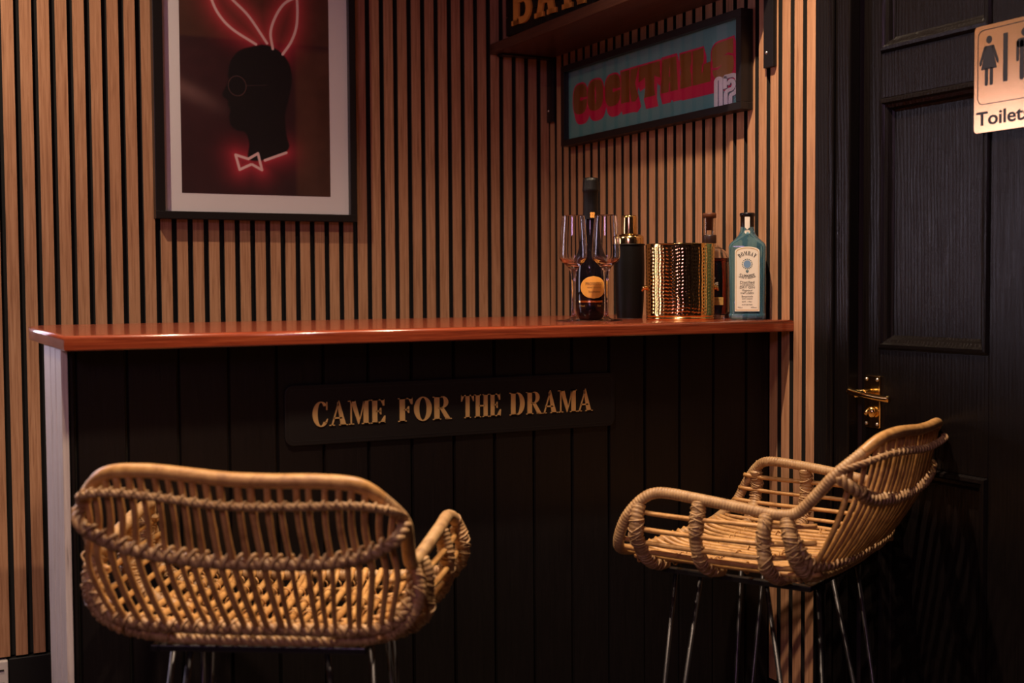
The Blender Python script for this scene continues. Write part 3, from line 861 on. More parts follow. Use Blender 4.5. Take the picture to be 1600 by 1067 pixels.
# BAR sign on the shelf
bs = empty('bar_sign', (-0.180, -0.30, 1.8556), 0.0)
th = math.radians(6.5)
bs.rotation_euler = (0, 0, th)
props(bs, 'dark plank sign with orange glitter slab capitals standing on the wall shelf', 'sign')
a = MB()
for i in range(4):
    a.box(0.006, 0.020, -0.215, 0.185, i * 0.052 + 0.001, i * 0.052 + 0.0505)
a.build('planks', M['black_paint'], bs)
def fb_(u, v, d): return (0.006 - d, -u, v)
def slab(ch, u0, w, v0, h):
    mb = MB(); fr = lambda a, b, d: fb_(u0 + a * w, v0 + b * h, d)
    Rr = lambda x0, x1, y0, y1: mb.prism([(x0, y0), (x1, y0), (x1, y1), (x0, y1)], fr, 0.0, 0.006)
    def Rg(cx, cy, ro, so, ri, si, a0, a1):
        g = ring(cx, cy, ro, so, ri, si, a0, a1); mb.strip(g[1], g[2], fr, 0, 0.006)
    if ch == 'B':
        Rr(.10, .36, 0, 1); Rr(0, .40, 0, .10); Rr(0, .40, .90, 1); Rr(.3, .6, .86, 1); Rr(.3, .6, .44, .58); Rr(.3, .62, 0, .14)
        Rg(.58, .72, .34, .28, .10, .14, -90, 90); Rg(.60, .29, .40, .29, .14, .15, -90, 90)
    elif ch == 'A':
        mb.prism([(.08, 0), (.33, 0), (.60, .98), (.42, 1)], fr, 0, 0.006); mb.prism([(.67, 0), (.94, 0), (.62, 1), (.40, 1)], fr, 0, 0.006)
        Rr(.25, .75, .26, .42); Rr(0, .42, 0, .10); Rr(.58, 1.0, 0, .10); Rr(.28, .72, .90, 1)
    else:
        Rr(.10, .36, 0, 1); Rr(0, .46, 0, .10); Rr(0, .40, .90, 1); Rr(.3, .6, .86, 1); Rr(.3, .6, .42, .56)
        Rg(.58, .71, .34, .29, .10, .15, -90, 90); mb.prism([(.46, .48), (.66, .48), (.98, .0), (.72, .0)], fr, 0, 0.006); Rr(.70, 1.04, 0, .10)
    mb.build('letter', M['orange_glitter'], bs)
for ch, u0, w in (('B', -0.150, 0.093), ('A', -0.040, 0.098), ('R', 0.084, 0.094)):
    slab(ch, u0, w, 0.022, 0.128)

# ================================================================== bar-top objects
FACE = -0.652
def lathe_obj(name, prof, m, parent, seg=48, **kw): return MB().lathe(prof, seg, **kw).build(name, m, parent)
def smooth_prof(pts, n): return [(max(1e-4, p.x), p.y) for p in spline([(a, b, 0) for a, b in pts], n)]

# flute glasses
gl = [(0.0005, 0.0), (0.033, 0.0002), (0.0345, 0.0012), (0.033, 0.0026), (0.012, 0.0055), (0.0055, 0.012), (0.0042, 0.03), (0.0042, 0.065), (0.0052, 0.092),
      (0.0080, 0.108), (0.016, 0.119), (0.0272, 0.128), (0.0302, 0.138), (0.0298, 0.155), (0.0275, 0.190), (0.0243, 0.2215), (0.0236, 0.2222), (0.0231, 0.2215),
      (0.0262, 0.190), (0.0285, 0.155), (0.0288, 0.139), (0.0258, 0.1305), (0.016, 0.1235), (0.007, 0.1195), (0.0003, 0.1185)]
gprof = smooth_prof(gl, 130)
g1 = lathe_obj('wine_glass', gprof, M['clear_glass'], None, 56); g1.location = (-0.425, -0.885, BT + 0.0003)
props(g1, 'empty stemmed glass on the left, left of the sparkling wine bottle', 'glass', 'two empty stemmed glasses on the bar top')
g2 = g1.copy(); C.objects.link(g2); g2.location = (-0.3645, -0.918, BT + 0.0003)
props(g2, 'empty stemmed glass in front of the sparkling wine bottle and black shaker', 'glass', 'two empty stemmed glasses on the bar top')

# prosecco bottle
pb = empty('wine_bottle', (-0.331, -0.798, BT + 0.0003), FACE)
props(pb, 'tall dark sparkling wine bottle with black foil neck and oval orange label', 'bottle')
prof = smooth_prof([(0.0005, 0.004), (0.020, 0.0), (0.0270, 0.004), (0.0335, 0.018), (0.0372, 0.05), (0.0376, 0.085), (0.0360, 0.112), (0.0305, 0.140), (0.0235, 0.165), (0.0190, 0.19), (0.0160, 0.220), (0.0150, 0.26), (0.0150, 0.306), (0.0005, 0.307)], 90)
lathe_obj('glass_body', prof, M['dark_glass'], pb)
foil = mat('black_foil_capsule', (0.004, 0.003, 0.003), 0.4, **{'Specular IOR Level': 0.3}); fn = noise_tex(foil, coords(foil, (60, 60, 12)), 12, 3); bump(foil, fn, 0.5, 0.002)
lathe_obj('neck_foil', [(0.0178, 0.222), (0.0165, 0.250), (0.0163, 0.279), (0.0168, 0.280), (0.0182, 0.284), (0.0186, 0.287), (0.0180, 0.289), (0.0172, 0.305), (0.0160, 0.3125), (0.008, 0.314), (0.0002, 0.3142)], foil, pb)
def on_cyl(R, off=0.0003, a_off=0.0):
    def fr(u, v, d):
        r = R(v) if callable(R) else R
        a = -PI / 2 + u / r + a_off
        return ((r + off + d) * math.cos(a), (r + off + d) * math.sin(a), v)
    return fr
def rad(v):
    pr_ = prof
    for (r0, z_0), (r1, z_1) in zip(pr_, pr_[1:]):
        if z_0 <= v <= z_1 and z_1 > z_0: return r0 + (r1 - r0) * (v - z_0) / (z_1 - z_0)
    return 0.045
fc = on_cyl(rad)
def patch(mb, shape_fn, u0, u1, v0, v1, fr, nu=24, nv=16, d=0.0):
    # curved patch: shape_fn(s, t) gives (u, v)
    vs = [fr(*shape_fn(i / nu, j / nv), d) for j in range(nv + 1) for i in range(nu + 1)]
    fs = [(j * (nu + 1) + i, j * (nu + 1) + i + 1, (j + 1) * (nu + 1) + i + 1, (j + 1) * (nu + 1) + i) for j in range(nv) for i in range(nu)]
    mb.add(vs, fs, True)
def oval(cu, cv, ru, rv):
    def s(a, b):
        y = (b * 2 - 1); w = math.sqrt(max(0, 1 - y * y * .999))
        return (cu + (a * 2 - 1) * ru * w, cv + y * rv)
    return s
a = MB(); patch(a, oval(0.010, 0.0715, 0.029, 0.0245), 0, 0, 0, 0, fc, 30, 24, 0.0004); a.build('label', mat('orange_label', (0.70, 0.30, 0.05), 0.45), pb)
a = MB(); patch(a, lambda s, t: (-0.024 + s * 0.055, 0.0385 + t * 0.0040), 0, 0, 0, 0, fc, 24, 2, 0.0004); a.build('label_band', M['brass'], pb)
a = MB()
def fct(u, v, z): return fc(u, v, 0.0008)
put_text(a, 'PROSECCO', 0.0090, fct, 0.012, 0.0790, sx=0.85); put_text(a, 'VENETO DOC', 0.005, fct, 0.012, 0.0712); put_text(a, 'Spumante', 0.0065, fct, 0.012, 0.0620)
a.build('label_text', M['brown_ink'], pb)
a = MB(); put_text(a, '11%vol', 0.0055, fct, -0.017, 0.031); a.build('label_text', M['label_gold'], pb); a = MB(); put_text(a, '75cl', 0.0055, fct, 0.022, 0.031); a.build('label_text', M['label_gold'], pb)
fn_ = on_cyl(0.0176)
a = MB()
for du in (-0.0025, 0.0025):
    for dv in (-0.003, 0.003):
        a.prism(ell(0.006 + du, 0.2305 + dv, 0.0030, 0.0034, 12), fn_, 0, 0.0004)
a.build('neck_emblem', M['orange_glitter'], pb)

# cocktail shaker
cs = empty('cocktail_shaker', (-0.197, -0.745, BT + 0.0003))
props(cs, 'matt black cocktail shaker with brass shoulder and cap, left of the gold bucket', 'shaker')
lathe_obj('body', smooth_prof([(0.0005, 0.0), (0.027, 0.0), (0.0295, 0.003), (0.0320, 0.03), (0.0345, 0.11), (0.0334, 0.166), (0.0330, 0.1665), (0.001, 0.1667)], 60), M['shaker_black'], cs)
lathe_obj('shoulder', [(0.0332, 0.1665), (0.0332, 0.182), (0.0318, 0.1875), (0.027, 0.191), (0.0185, 0.1925), (0.0175, 0.194)], M['brass'], cs)
lathe_obj('cap', [(0.0175, 0.1925), (0.0168, 0.230), (0.0162, 0.2345), (0.0145, 0.2362), (0.0002, 0.2364)], M['brass'], cs)

# hammered ice bucket
ib = empty('ice_bucket', (-0.167, -0.905, BT + 0.0003))
props(ib, 'hammered gold ice bucket standing between the black shaker and the blue bottle', 'ice bucket')
pts = [(0.0005, 0.006), (0.068, 0.004), (0.0735, 0.006), (0.0742, 0.010), (0.0746, 0.04), (0.0750, 0.09), (0.0752, 0.162), (0.0756, 0.164), (0.0750, 0.1655), (0.0738, 0.164), (0.0732, 0.09), (0.0730, 0.012), (0.0005, 0.010)]
mb = MB(); SG, RW = 420, 130; vs = []
for i in range(RW + 1):
    z = 0.009 + 0.1535 * i / RW
    env = min(1, i / 6, (RW - i) / 6)
    for k in range(SG):
        a_ = 2 * PI * k / SG
        row = z / 0.0077
        r = 0.0742 + 0.0010 * i / RW - 0.00036 * env * (math.cos(56 * a_ + 0.5 * math.sin(row)) * (0.6 + 0.4 * math.cos(2 * PI * row + math.cos(9 * a_))) + 0.5 * math.cos(2 * PI * row + 1.3 * math.sin(7 * a_)))
        vs.append((r * math.cos(a_), r * math.sin(a_), z))
fs = [(i * SG + k, i * SG + (k + 1) % SG, (i + 1) * SG + (k + 1) % SG, (i + 1) * SG + k) for i in range(RW) for k in range(SG)]
mb.add(vs, fs, True)
mb.lathe([(0.0005, 0.006), (0.068, 0.004), (0.0735, 0.006), (0.0742, 0.009)], 96)
mb.lathe([(0.0752, 0.1625), (0.0757, 0.164), (0.0750, 0.1655), (0.0738, 0.164), (0.0732, 0.09), (0.0730, 0.012), (0.0005, 0.010)], 96)
mb.build('body', M['hammered'], ib)
lathe_obj('base_ring', [(0.070, 0.0), (0.0738, 0.0), (0.0745, 0.003), (0.0738, 0.006), (0.070, 0.006)], M['brass'], ib)
a = MB()
for sgn in (-1, 1):
    a_ = math.radians(28)
    c_, s_ = sgn * math.cos(a_), -sgn * math.sin(a_)
    mb = MB(); mb.tube([(c_ * 0.074, s_ * 0.074, 0.070), (c_ * 0.081, s_ * 0.081, 0.070)], 0.005, 12); mb.tube(spline([(c_ * 0.080 - s_ * 0.010, s_ * 0.080 + c_ * 0.010, 0.072), (c_ * 0.083, s_ * 0.083, 0.064), (c_ * 0.080 + s_ * 0.010, s_ * 0.080 - c_ * 0.010, 0.072)], 12), 0.0025, 8)
    mb.build('handle', M['brass'], ib)

# whisky flask bottle
wb_ = empty('whisky_bottle', (-0.060, -0.880, BT + 0.0003), FACE)
wb_.location = (-0.048, -0.849, BT + 0.0003); wb_.rotation_euler = (0, 0, FACE - 0.25)
props(wb_, 'round shouldered amber whisky bottle with wooden stopper, behind the gold bucket and blue bottle', 'bottle')
wp = smooth_prof([(0.0005, 0.0015), (0.042, 0.0), (0.047, 0.003), (0.0485, 0.02), (0.049, 0.09), (0.0475, 0.125), (0.041, 0.146), (0.029, 0.158), (0.0165, 0.163), (0.0135, 0.170), (0.0135, 0.226), (0.0125, 0.2265), (0.0123, 0.170), (0.015, 0.160), (0.028, 0.155), (0.038, 0.143), (0.0445, 0.123), (0.046, 0.09), (0.0455, 0.02), (0.044, 0.008), (0.0005, 0.007)], 110)
def squash(mbb):      # flatten the body but keep the neck round
    mbb.v = [(x, y * (0.62 + 0.38 * min(1, max(0, (z - 0.135) / 0.03))), z) for x, y, z in mbb.v]; return mbb
squash(MB().lathe(wp, 64)).build('glass_body', M['whisky_glass'], wb_)
wl = smooth_prof([(0.0003, 0.0075), (0.0432, 0.0085), (0.0450, 0.02), (0.0455, 0.09), (0.0440, 0.123), (0.0405, 0.136), (0.0003, 0.1362)], 60)
squash(MB().lathe(wl, 64)).build('whisky', M['whisky'], wb_)
lathe_obj('neck_band', [(0.0150, 0.170), (0.0158, 0.172), (0.0158, 0.186), (0.0150, 0.189), (0.0138, 0.189)], mat('dark_neck_band', (0.03, 0.012, 0.008), 0.4), wb_)
lathe_obj('stopper', [(0.0002, 0.200), (0.0085, 0.200), (0.0090, 0.226), (0.0155, 0.2275), (0.0158, 0.236), (0.0150, 0.2385), (0.0002, 0.239)], mat('wooden_stopper', (0.12, 0.035, 0.012), 0.45), wb_)
def flat_front(Rx, Ry, off):
    def fr(u, v, d):
        y = -Ry * math.sqrt(max(0.0, 1 - (u / Rx) ** 2)) - off - d
        return (u, y, v)
    return fr
ff_ = flat_front(0.049, 0.0304, 0.0003)
a = MB(); patch(a, lambda s, t: (-0.014 + s * 0.052, 0.030 + t * 0.0175), 0, 0, 0, 0, ff_, 16, 4, 0.0003); a.build('label', M['label_gold'], wb_)
a = MB()
put_text(a, 'RESERVE', 0.0085, lambda u, v, z: ff_(u, v, 0.0007), 0.010, 0.078, sx=1.15); put_text(a, 'DISTILLER\'S', 0.0062, lambda u, v, z: ff_(u, v, 0.0007), 0.006, 0.090)
put_text(a, 'BOURBON WHISKEY', 0.0045, lambda u, v, z: ff_(u, v, 0.0007), 0.008, 0.069)
a.build('label_text', mat('cream_print', (0.75, 0.6, 0.48), 0.5), wb_)
a = MB(); put_text(a, 'KENTUCKY STRAIGHT', 0.0045, lambda u, v, z: ff_(u, v, 0.0010), 0.011, 0.042); a.build('label_text', M['brown_ink'], wb_); a = MB(); put_text(a, 'Bourbon', 0.006, lambda u, v, z: ff_(u, v, 0.0010), 0.011, 0.0355); a.build('label_text', M['brown_ink'], wb_)

# blue gin bottle
gb = empty('gin_bottle', (-0.057, -1.000, BT + 0.0003), FACE)
props(gb, 'square pale blue glass gin bottle with cream arched label and black cap', 'bottle')
def rloop(w, d, z, r, n=5): return [(x, y, z) for x, y in rrect(-w, w, -d, d, r, n)]
secs = [(0.034, 0.023, 0.0005, 0.008), (0.0385, 0.0265, 0.004, 0.009), (0.0390, 0.027, 0.010, 0.009), (0.0375, 0.0258, 0.013, 0.009), (0.0385, 0.0262, 0.08, 0.009), (0.0395, 0.027, 0.150, 0.009),
        (0.0398, 0.0272, 0.157, 0.010), (0.0372, 0.0265, 0.164, 0.013), (0.0262, 0.0222, 0.174, 0.015), (0.0180, 0.0172, 0.184, 0.0155), (0.0150, 0.0150, 0.194, 0.0145), (0.0138, 0.0138, 0.203, 0.0135), (0.0138, 0.0138, 0.2215, 0.0135)]
a = MB(); vs = []; fs = []
for s_ in secs: vs += rloop(*s_)
n = len(rloop(*secs[0]))
for i in range(len(secs) - 1):
    for k in range(n): fs.append((i * n + k, i * n + (k + 1) % n, (i + 1) * n + (k + 1) % n, (i + 1) * n + k))
fs += [tuple(range(n))[::-1], tuple(range((len(secs) - 1) * n, len(secs) * n))]
a.add(vs, fs, True); gbody = a.build('glass_body', M['blue_glass'], gb)
bv = gbody.modifiers.new('bevel', 'BEVEL'); bv.width = 0.0012; bv.segments = 2; bv.limit_method = 'ANGLE'; bv.angle_limit = math.radians(25)
lathe_obj('cap', [(0.0145, 0.200), (0.0148, 0.202), (0.0146, 0.222), (0.0162, 0.2235), (0.0164, 0.2285), (0.0155, 0.2305), (0.0002, 0.2308)], mat('black_cap', (0.008, 0.007, 0.008), 0.25), gb)
fg_ = lambda u, v, d: (u, -0.0266 - 0.00045 - d - (0.0008 if v > 0.08 else 0), v)
def flab(u, v, d): return (u, -0.0272 - 0.0003 - d, v)
arch = [(-0.0262, 0.018), (0.0262, 0.018), (0.0262, 0.147)] + [(0.0262 * math.cos(t), 0.147 + 0.010 * math.sin(t)) for t in np.linspace(0.15, PI - 0.15, 14)] + [(-0.0262, 0.147)]
a = MB(); a.prism(arch, flab, 0, 0.0006); a.build('label', M['label_paper'], gb)
a = MB()
inn = lambda k1, k2: [(p[0] * k1, 0.087 + (p[1] - 0.087) * k2) for p in arch]
a.strip(inn(.92, .965), inn(.885, .95), flab, 0.0006, 0.0008, True); a.build('label_border', M['label_gold'], gb)
a = MB()
serif_text(a, 'BOMBAY', 0.0085, flab, 0, 0, width=0.034, d0=0.0006, d1=0.0009, space=0.06, arc=(0.0, 0.1150, 0.0235, math.radians(132), math.radians(48)))
serif_text(a, 'SAPPHIRE', 0.0085, flab, 0, 0, width=0.036, d0=0.0006, d1=0.0009, space=0.06, arc=(0.0, 0.1300, 0.0420, math.radians(244), math.radians(296)))
def ft(u, v, z): return flab(u, v, 0.0009)
for body_, size_, v_, sx__ in (('Distilled', 0.0085, 0.0800, 1.1), ('LONDON', 0.0052, 0.0742, 1.3), ('DRY GIN', 0.0068, 0.0692, 1.2), ('Vapour', 0.0070, 0.0630, 1.1),
                              ('INFUSED', 0.0056, 0.0570, 1.3), ('Botanicals', 0.0060, 0.0500, 1.0), ('with nature', 0.0048, 0.0452, 1.0), ('EST. 1761', 0.0042, 0.0385, 1.3), ('IMPORTED', 0.0036, 0.0320, 1.3)):
    put_text(a, body_, size_, ft, 0, v_, sx=sx__)
a.build('label_text', M['black_ink'], gb)
a = MB(); put_text(a, '700ml', 0.0042, ft, -0.0150, 0.0262); a.build('label_text', M['black_ink'], gb)
a = MB(); put_text(a, '40%vol', 0.0042, ft, 0.0140, 0.0262); a.build('label_text', M['black_ink'], gb)
a = MB(); a.prism(ell(0, 0.1195, 0.0078, 0.0082, 24), flab, 0.0006, 0.0009); a.build('label_emblem', M['label_blue'], gb)
a = MB()
for k in range(16):
    t = 2 * PI * k / 16; a.prism(ell(0.0102 * math.cos(t), 0.1195 + 0.0104 * math.sin(t), 0.0015, 0.0015, 6), flab, 0.0006, 0.0008)
a.build('emblem_wreath', M['grey_ink'], gb)
a = MB(); a.prism([(-0.003, 0.1065), (0.003, 0.1065), (0.0032, 0.1030), (0, 0.1000), (-0.0032, 0.1030)], flab, 0.0006, 0.0009); a.build('label_crest', M['grey_ink'], gb)
fn2 = on_cyl(0.0150)
a = MB(); a.prism([(-0.0052, 0.199), (0.0, 0.194), (0.0052, 0.199), (0.0052, 0.2215), (-0.0052, 0.2215)], fn2, 0.0002, 0.0008); a.prism(ell(0, 0.189, 0.0055, 0.0048, 16), fn2, 0.0006, 0.0018)
a.build('neck_label', M['label_paper'], gb)

# glass standing on the shelf, cut by the top of the picture
gs = lathe_obj('tumbler', [(0.0003, 0.0), (0.024, 0.0), (0.026, 0.003), (0.030, 0.10), (0.0285, 0.10), (0.0245, 0.008), (0.0003, 0.008)], M['clear_glass'], None, 40)
gs.location = (-0.150, -0.585, 1.8558)
props(gs, 'clear glass tumbler on the wall shelf, right of the orange letters', 'glass')

# pale socket plate on the skirting at the far left
so = empty('wall_socket', (-1.532, 0.0205, 0.15))
props(so, 'pale plastic socket plate low on the wall, left of the bar', 'socket')
a = MB(); a.box(-0.0455, 0.0455, -0.030, 0, -0.08, 0.138); a.build('plate', M['white_plastic'], so, bevel=0.003)
a = MB(); a.box(0.018, 0.036, -0.0325, -0.029, 0.080, 0.086); a.build('socket_hole', M['black_ink'], so); a = MB(); a.box(-0.02, 0.036, -0.0325, -0.029, 0.115, 0.118); a.build('socket_hole', M['black_ink'], so)

# ================================================================== bar stools
def stool(name, loc, rz, ctrl, label, seed):
    root = empty(name, (loc[0], loc[1], 0), rz)
    props(root, label, 'bar stool', 'rattan bar stools at the bar')
    rn = random.Random(seed)
    cp = [(Vector(a), Vector(b)) for a, b in ctrl]
    def warp(p):
        p = Vector(p); w = 0.35; s = Vector((0, 0, 0))
        for a, d in cp:
            k = math.exp(-((p - a).length / 0.10) ** 2); s += d * k; w += k
        return p + s / w * 1.25
    mir = lambda pts: [Vector((-p[0], p[1], p[2])) for p in pts]
    V = lambda *a: [Vector(p) for p in a]
    # rim, right half from the seat front centre to the top of the back
    rimR = V((0, 0.138, 0.688), (0.13, 0.141, 0.688), (0.212, 0.144, 0.697), (0.255, 0.130, 0.722), (0.265, 0.110, 0.765), (0.257, 0.082, 0.800), (0.248, 0.050, 0.813),
             (0.246, -0.02, 0.808), (0.241, -0.10, 0.797), (0.233, -0.165, 0.789), (0.230, -0.198, 0.796), (0.229, -0.226, 0.826), (0.226, -0.255, 0.863), (0.205, -0.284, 0.893),
             (0.172, -0.307, 0.919), (0.12, -0.318, 0.9255), (0.06, -0.323, 0.924), (0, -0.325, 0.9225))
    full = rimR + mir(rimR[:-1])[::-1]
    path = spline(full, 520)
    # split: arms are bound with cane strip, back rail is bare
    n = len(path)
    mb = MB()
    i0 = int(n * 0.40); i1 = n - i0
    mb.tube(path[i0 - 6:i1 + 6], 0.0098, 12)
    mb.build('top_rail', M['cane'], root, warp=warp)
    for nm, seg_ in (('armrest', path[:i0]), ('armrest', path[i1:])):
        mb = MB(); wrapped(mb, resample(seg_, 0.004), 0.0098, 0.0055, 12, 0.10, 0.0011, 0.1)
        mb.build(nm, M['cane_wrap'], root, warp=warp)
    # curves of the back
    def mirror_full(h): return h + mir(h[:-1])[::-1]
    botR = V((0.231, -0.185, 0.778), (0.232, -0.195, 0.752), (0.223, -0.204, 0.726), (0.202, -0.212, 0.706), (0.160, -0.218, 0.697), (0.08, -0.222, 0.695), (0, -0.223, 0.695))
    topR = V((0.231, -0.190, 0.796), (0.230, -0.226, 0.826), (0.226, -0.256, 0.863), (0.205, -0.285, 0.892), (0.172, -0.308, 0.916), (0.09, -0.320, 0.921), (0, -0.323, 0.919))
    bot = spline(mirror_full(botR), 400); topc = spline(mirror_full(topR), 400)
    def at_x(curve, x):      # point on the right/left half of the curve with the given x
        best = min(curve, key=lambda p: abs(p.x - x) + (0.0 if True else 0))
        return best
    mb = MB()
    NB = 24
    for k in range(NB):
        s_ = -1 + 2 * (k + 0.5) / NB
        xt = 0.222 * math.copysign(abs(s_) ** 0.95, s_) + rn.uniform(-.0015, .0015)
        xb = 0.208 * s_ + 0.014 * (1 - s_ * s_) + 0.004 + rn.uniform(-.003, .003)
        ct = [p for p in topc if (p.x >= 0) == (xt >= 0)]
        cb = [p for p in bot if (p.x >= 0) == (xb >= 0)]
        pt = min(ct, key=lambda p: abs(p.x - xt) - 0.02 * p.z); pb_ = min(cb, key=lambda p: abs(p.x - xb) + 0.02 * p.z)
        bul = 0.024 * (1 - 0.4 * abs(s_))
        mid = (pt + pb_) * 0.5 + Vector((0.06 * xb, -bul, -0.004))
        q1 = pb_.lerp(pt, 0.22) + Vector((0.04 * xb, -bul * .72, 0)); q2 = pb_.lerp(pt, 0.76) + Vector((0, -bul * .65, 0))
        w_ = rn.uniform(0.0038, 0.0050)
        pth = spline([pb_, q1, mid, q2, pt], 26)
        nodes = [rn.random() for _ in range(2)]
        mb.tube(pth, lambda t, w_=w_, nodes=nodes: w_ * (1 + 0.16 * sum(math.exp(-((t - q) / 0.02) ** 2) for q in nodes)), 8)
    mb.build('backrest', M['cane'], root, warp=warp)
    # braided bands
    bands = [mirror_full(V((0.229, -0.262, 0.862), (0.216, -0.285, 0.842), (0.17, -0.291, 0.820), (0.10, -0.294, 0.808), (0, -0.296, 0.804))),
             mirror_full(V((0.228, -0.262, 0.872), (0.210, -0.300, 0.886), (0.165, -0.323, 0.895), (0.10, -0.331, 0.893), (0, -0.334, 0.888))),
             mirror_full(botR)]
    for j, b in enumerate(bands):
        mb = MB(); R_b, r_b, pit = ((0.0062, 0.0050, 0.034), (0.0032, 0.0030, 0.026), (0.0058, 0.0048, 0.034))[j]; q_ = (1.0, 0.55, 0.85)[j]
        braid(mb, spline(b, 160), R_b, r_b, pit, 3, 7, 12, 0.8)
        # stitches over every cane
        fr = frames(resample(spline(b, 160), 0.0165))
        for p, T, N, B in (fr[3:-3] if j < 2 else fr[2:-2]):
            up = Vector((0, 0, 1)); up = (up - T * up.dot(T)).normalized(); ou = T.cross(up)
            if ou.y > 0: ou = -ou
            sk = T * rn.uniform(0.003, 0.006)
            mb.tube(spline([p + (up * 0.0120 - sk - ou * 0.004) * q_, p + (up * 0.0125 - sk * .5 + ou * 0.004) * q_, p + (up * 0.004 + ou * 0.0105 + sk * .5) * q_, p + (-up * 0.005 + sk + ou * .008) * q_], 7), 0.0030 * q_, 6)
        mb.build('braided_band', M['cane_wrap'], root, warp=warp)
    # seat canes front to back
    mb = MB(); NS = 17
    for k in range(NS):
        s_ = -1 + 2 * k / (NS - 1); x = 0.188 * s_
        zc = 0.0 - 0.010 * (1 - s_ * s_)
        jit = rn.uniform(-0.002, 0.002)
        pth = spline([(x * 1.02 + jit, 0.141, 0.697), (x + jit, 0.10, 0.690 + zc), (x - jit, 0.0, 0.684 + zc), (x, -0.12, 0.684 + zc), (x * 0.98, -0.18, 0.688), (x * 0.97 + jit, -0.214, 0.697)], 22)
        mb.tube(pth, rn.uniform(0.0048, 0.0058), 8)
        if k in (2, 7, 12):
            x2 = x + 0.0117
            mb.tube(spline([(x2, 0.132, 0.686), (x2 + jit, 0.02, 0.676 + zc), (x2 + 0.006, -0.10, 0.677 + zc), (x2 + 0.010, -0.20, 0.688)], 14), 0.0044, 7)
    mb.build('seat', M['cane'], root, warp=warp)
    # cross canes under the seat, with bindings
    mb = MB()
    for y in (0.122, 0.06, -0.01, -0.08, -0.15):
        mb.tube(spline([(-0.205, y, 0.686), (-0.12, y, 0.671), (0, y, 0.666), (0.12, y, 0.671), (0.205, y, 0.686)], 30), 0.0042, 8)
        for k in range(NS):
            if rn.random() < 0.65:
                x = 0.188 * (-1 + 2 * k / (NS - 1)); c0 = Vector((x, y, 0.682 - 0.010 * (1 - (x / 0.188) ** 2)))
                a_ = rn.uniform(-0.5, 0.5)
                lp = [c0 + Vector((0.0085 * math.cos(t) * math.cos(a_), 0.0085 * math.cos(t) * math.sin(a_) + 0.002, 0.0105 * math.sin(t))) for t in np.linspace(0, 2 * PI, 12)]
                mb.tube(lp, 0.0015, 5)
    mb.build('cross_cane', M['cane'], root, warp=warp)
    # side canes below the arms
    for sd in (-1, 1):
        mb = MB()
        for lv, (xo, z_) in enumerate(((0.256, 0.776), (0.259, 0.747), (0.252, 0.722), (0.236, 0.703), (0.214, 0.692))):
            yf = (0.112, 0.125, 0.135, 0.140, 0.142)[lv]
            e = (0.225, -0.205) if lv < 2 else (0.206, -0.205)
            pth = spline([(sd * (xo - 0.004), yf, z_ + 0.004), (sd * xo, 0.06, z_), (sd * (xo - 0.002), -0.05, z_ - 0.003), (sd * (xo - 0.010), -0.14, z_ - 0.006),
                          (sd * e[0] * 0.985, -0.192, z_ - 0.006), (sd * e[0] * 0.90, -0.221, z_ - 0.004)], 26)
            mb.tube(pth, rn.uniform(0.0040, 0.0050), 8)
        mb.build('side_cane', M['cane'], root, warp=warp)
    # bound ribs
    for sd in (-1, 1):
        for j, y in enumerate((0.088, -0.024, -0.148)):
            xa = (0.256, 0.246, 0.236)[j]; za = (0.794, 0.806, 0.790)[j]
            pth = spline([(sd * xa, y, za), (sd * (xa + 0.010), y, 0.766), (sd * (xa + 0.008), y + 0.002, 0.736), (sd * 0.243, y, 0.706), (sd * 0.215, y, 0.684), (sd * 0.180, y, 0.672), (sd * 0.150, y, 0.667)], 60)
            mb = MB(); wrapped(mb, pth, lambda t: 0.0125 - 0.002 * t, 0.007, 12, 0.12, 0.0014, 0.3, 16, seed * 10 + j + (5 if sd > 0 else 0))
            mb.build('arm_rib', M['cane_wrap'], root, warp=warp)
        pth = spline([(sd * 0.231, -0.180, 0.787), (sd * 0.240, -0.190, 0.755), (sd * 0.232, -0.196, 0.720), (sd * 0.206, -0.200, 0.696), (sd * 0.17, -0.200, 0.684), (sd * 0.12, -0.198, 0.678)], 60)
        mb = MB(); wrapped(mb, pth, 0.0115, 0.007, 12, 0.12, 0.0014, 0.3, 16, seed * 10 + 9 + sd)
        mb.build('arm_rib', M['cane_wrap'], root, warp=warp)
    # underside rope along the edge of the seat
    mb = MB(); braid(mb, spline([(-0.20, -0.15, 0.680), (-0.16, -0.188, 0.674), (-0.08, -0.200, 0.673), (0, -0.202, 0.673), (0.08, -0.200, 0.673), (0.16, -0.188, 0.674), (0.20, -0.15, 0.680)], 120), 0.0046, 0.0044, 0.032, 3, 7, 12)
    mb.build('seat_edge_rope', M['cane_wrap'], root, warp=warp)
    # loose ends
    for s_, y, z_ in ((-1, -0.155, 0.775), (1, 0.08, 0.80)):
        mb = MB(); p = Vector((s_ * 0.246, y, z_)); mb.tube(spline([p, p + Vector((s_ * .012, .006, .010)), p + Vector((s_ * .020, -.003, .004)), p + Vector((s_ * .014, -.006, -.006))], 10), 0.0016, 6)
        mb.build('loose_end', M['cane_wrap'], root, warp=warp)
    # frame and hairpin legs
    mb = MB()
    fx, fy0, fy1, fz = 0.150, -0.182, 0.105, 0.655
    mb.box(-fx, fx, fy0 - .008, fy0 + .008, fz - .005, fz + .005).box(-fx, fx, fy1 - .008, fy1 + .008, fz - .005, fz + .005)
    mb.box(-fx - .008, -fx + .008, fy0 - .008, fy1 + .008, fz - .005, fz + .005).box(fx - .008, fx + .008, fy0 - .008, fy1 + .008, fz - .005, fz + .005)
    mb.build('seat_frame', M['black_metal'], root, bevel=0.002)
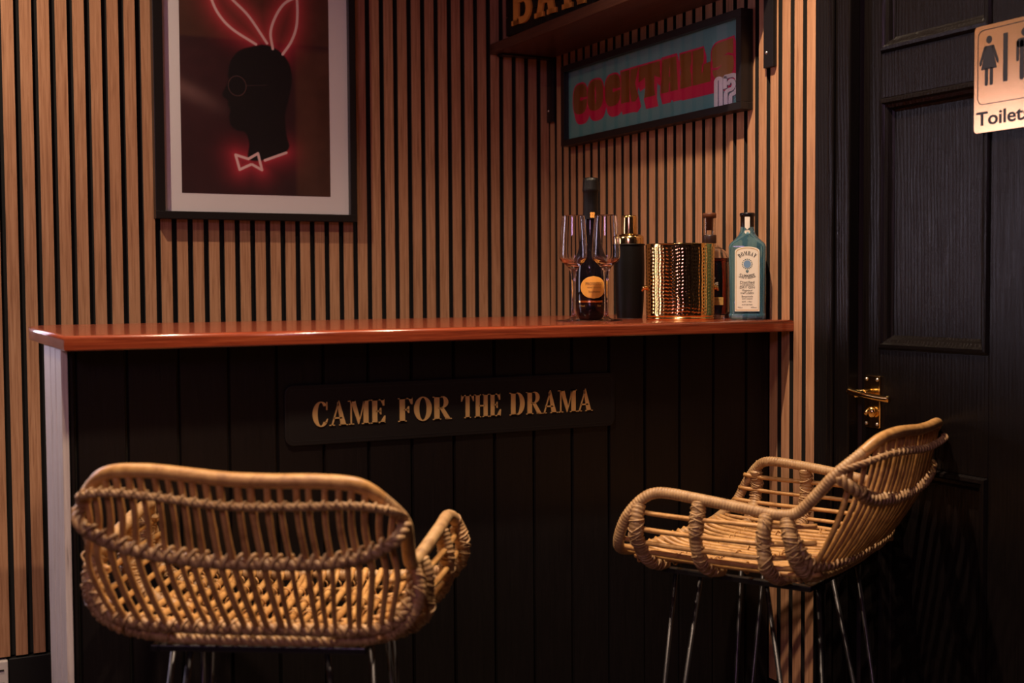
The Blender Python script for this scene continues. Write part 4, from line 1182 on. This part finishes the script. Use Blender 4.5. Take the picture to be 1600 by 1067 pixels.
    for sx in (-1, 1):
        for sy in (-1, 1):
            yb = fy0 if sy < 0 else fy1
            foot = Vector((sx * 0.190, (-0.235 if sy < 0 else 0.110), 0.006))
            a_ = Vector((sx * 0.148, yb - 0.035, fz - 0.004)); b_ = Vector((sx * 0.148, yb - 0.085, fz - 0.004))
            if sy < 0: a_ = Vector((sx * 0.150, yb + 0.075, fz - 0.004)); b_ = Vector((sx * 0.100, yb, fz - 0.004))
            d = (b_ - a_).normalized() * 0.010
            mb = MB()
            arc_ = [foot + d * math.cos(t) * -1 + Vector((0, 0, 0.010 - 0.010 * math.sin(t))) for t in np.linspace(0, PI, 9)]
            mb.tube([a_] + arc_ + [b_], 0.0044, 10)
            mb.build('leg', M['gunmetal'], root)
    return root
ctrl1 = [([-0.167, -0.306, 0.925], [0.0054, 0.0007, 0.0068]), ([0.167, -0.306, 0.925], [0.0064, 0.0002, -0.006]), ([0.23, -0.183, 0.79], [-0.0079, -0.0009, -0.007]), ([-0.23, -0.183, 0.79], [-0.0069, -0.0004, 0.003]), ([-0.226, -0.255, 0.863], [0.0012, 0.0006, 0.0122]), ([0.226, -0.255, 0.863], [0.001, -0.0004, -0.0108]), ([0.249, 0.071, 0.81], [-0.0021, -0.0005, -0.0072]), ([-0.249, 0.071, 0.81], [-0.0006, 0.0004, 0.0101])]
ctrl2 = [([-0.167, -0.306, 0.925], [0.0028, -0.0039, 0.0034]), ([0.167, -0.306, 0.925], [0.0002, -0.0007, -0.0054]), ([-0.23, -0.183, 0.79], [-0.0033, 0.0053, 0.0053]), ([-0.226, -0.255, 0.863], [0.0005, -0.0008, -0.0012]), ([-0.249, 0.071, 0.81], [0.0007, -0.001, 0.0001]), ([0.249, 0.071, 0.81], [-0.0009, 0.001, -0.0043])]
stool('bar_stool', (-1.169, -1.280), -0.545, ctrl1, 'rattan bar stool seen from behind, in front of the left half of the bar', 3)
stool('bar_stool', (-0.290, -1.298), 0.504, ctrl2, 'rattan bar stool seen from the side, in front of the black door', 5)
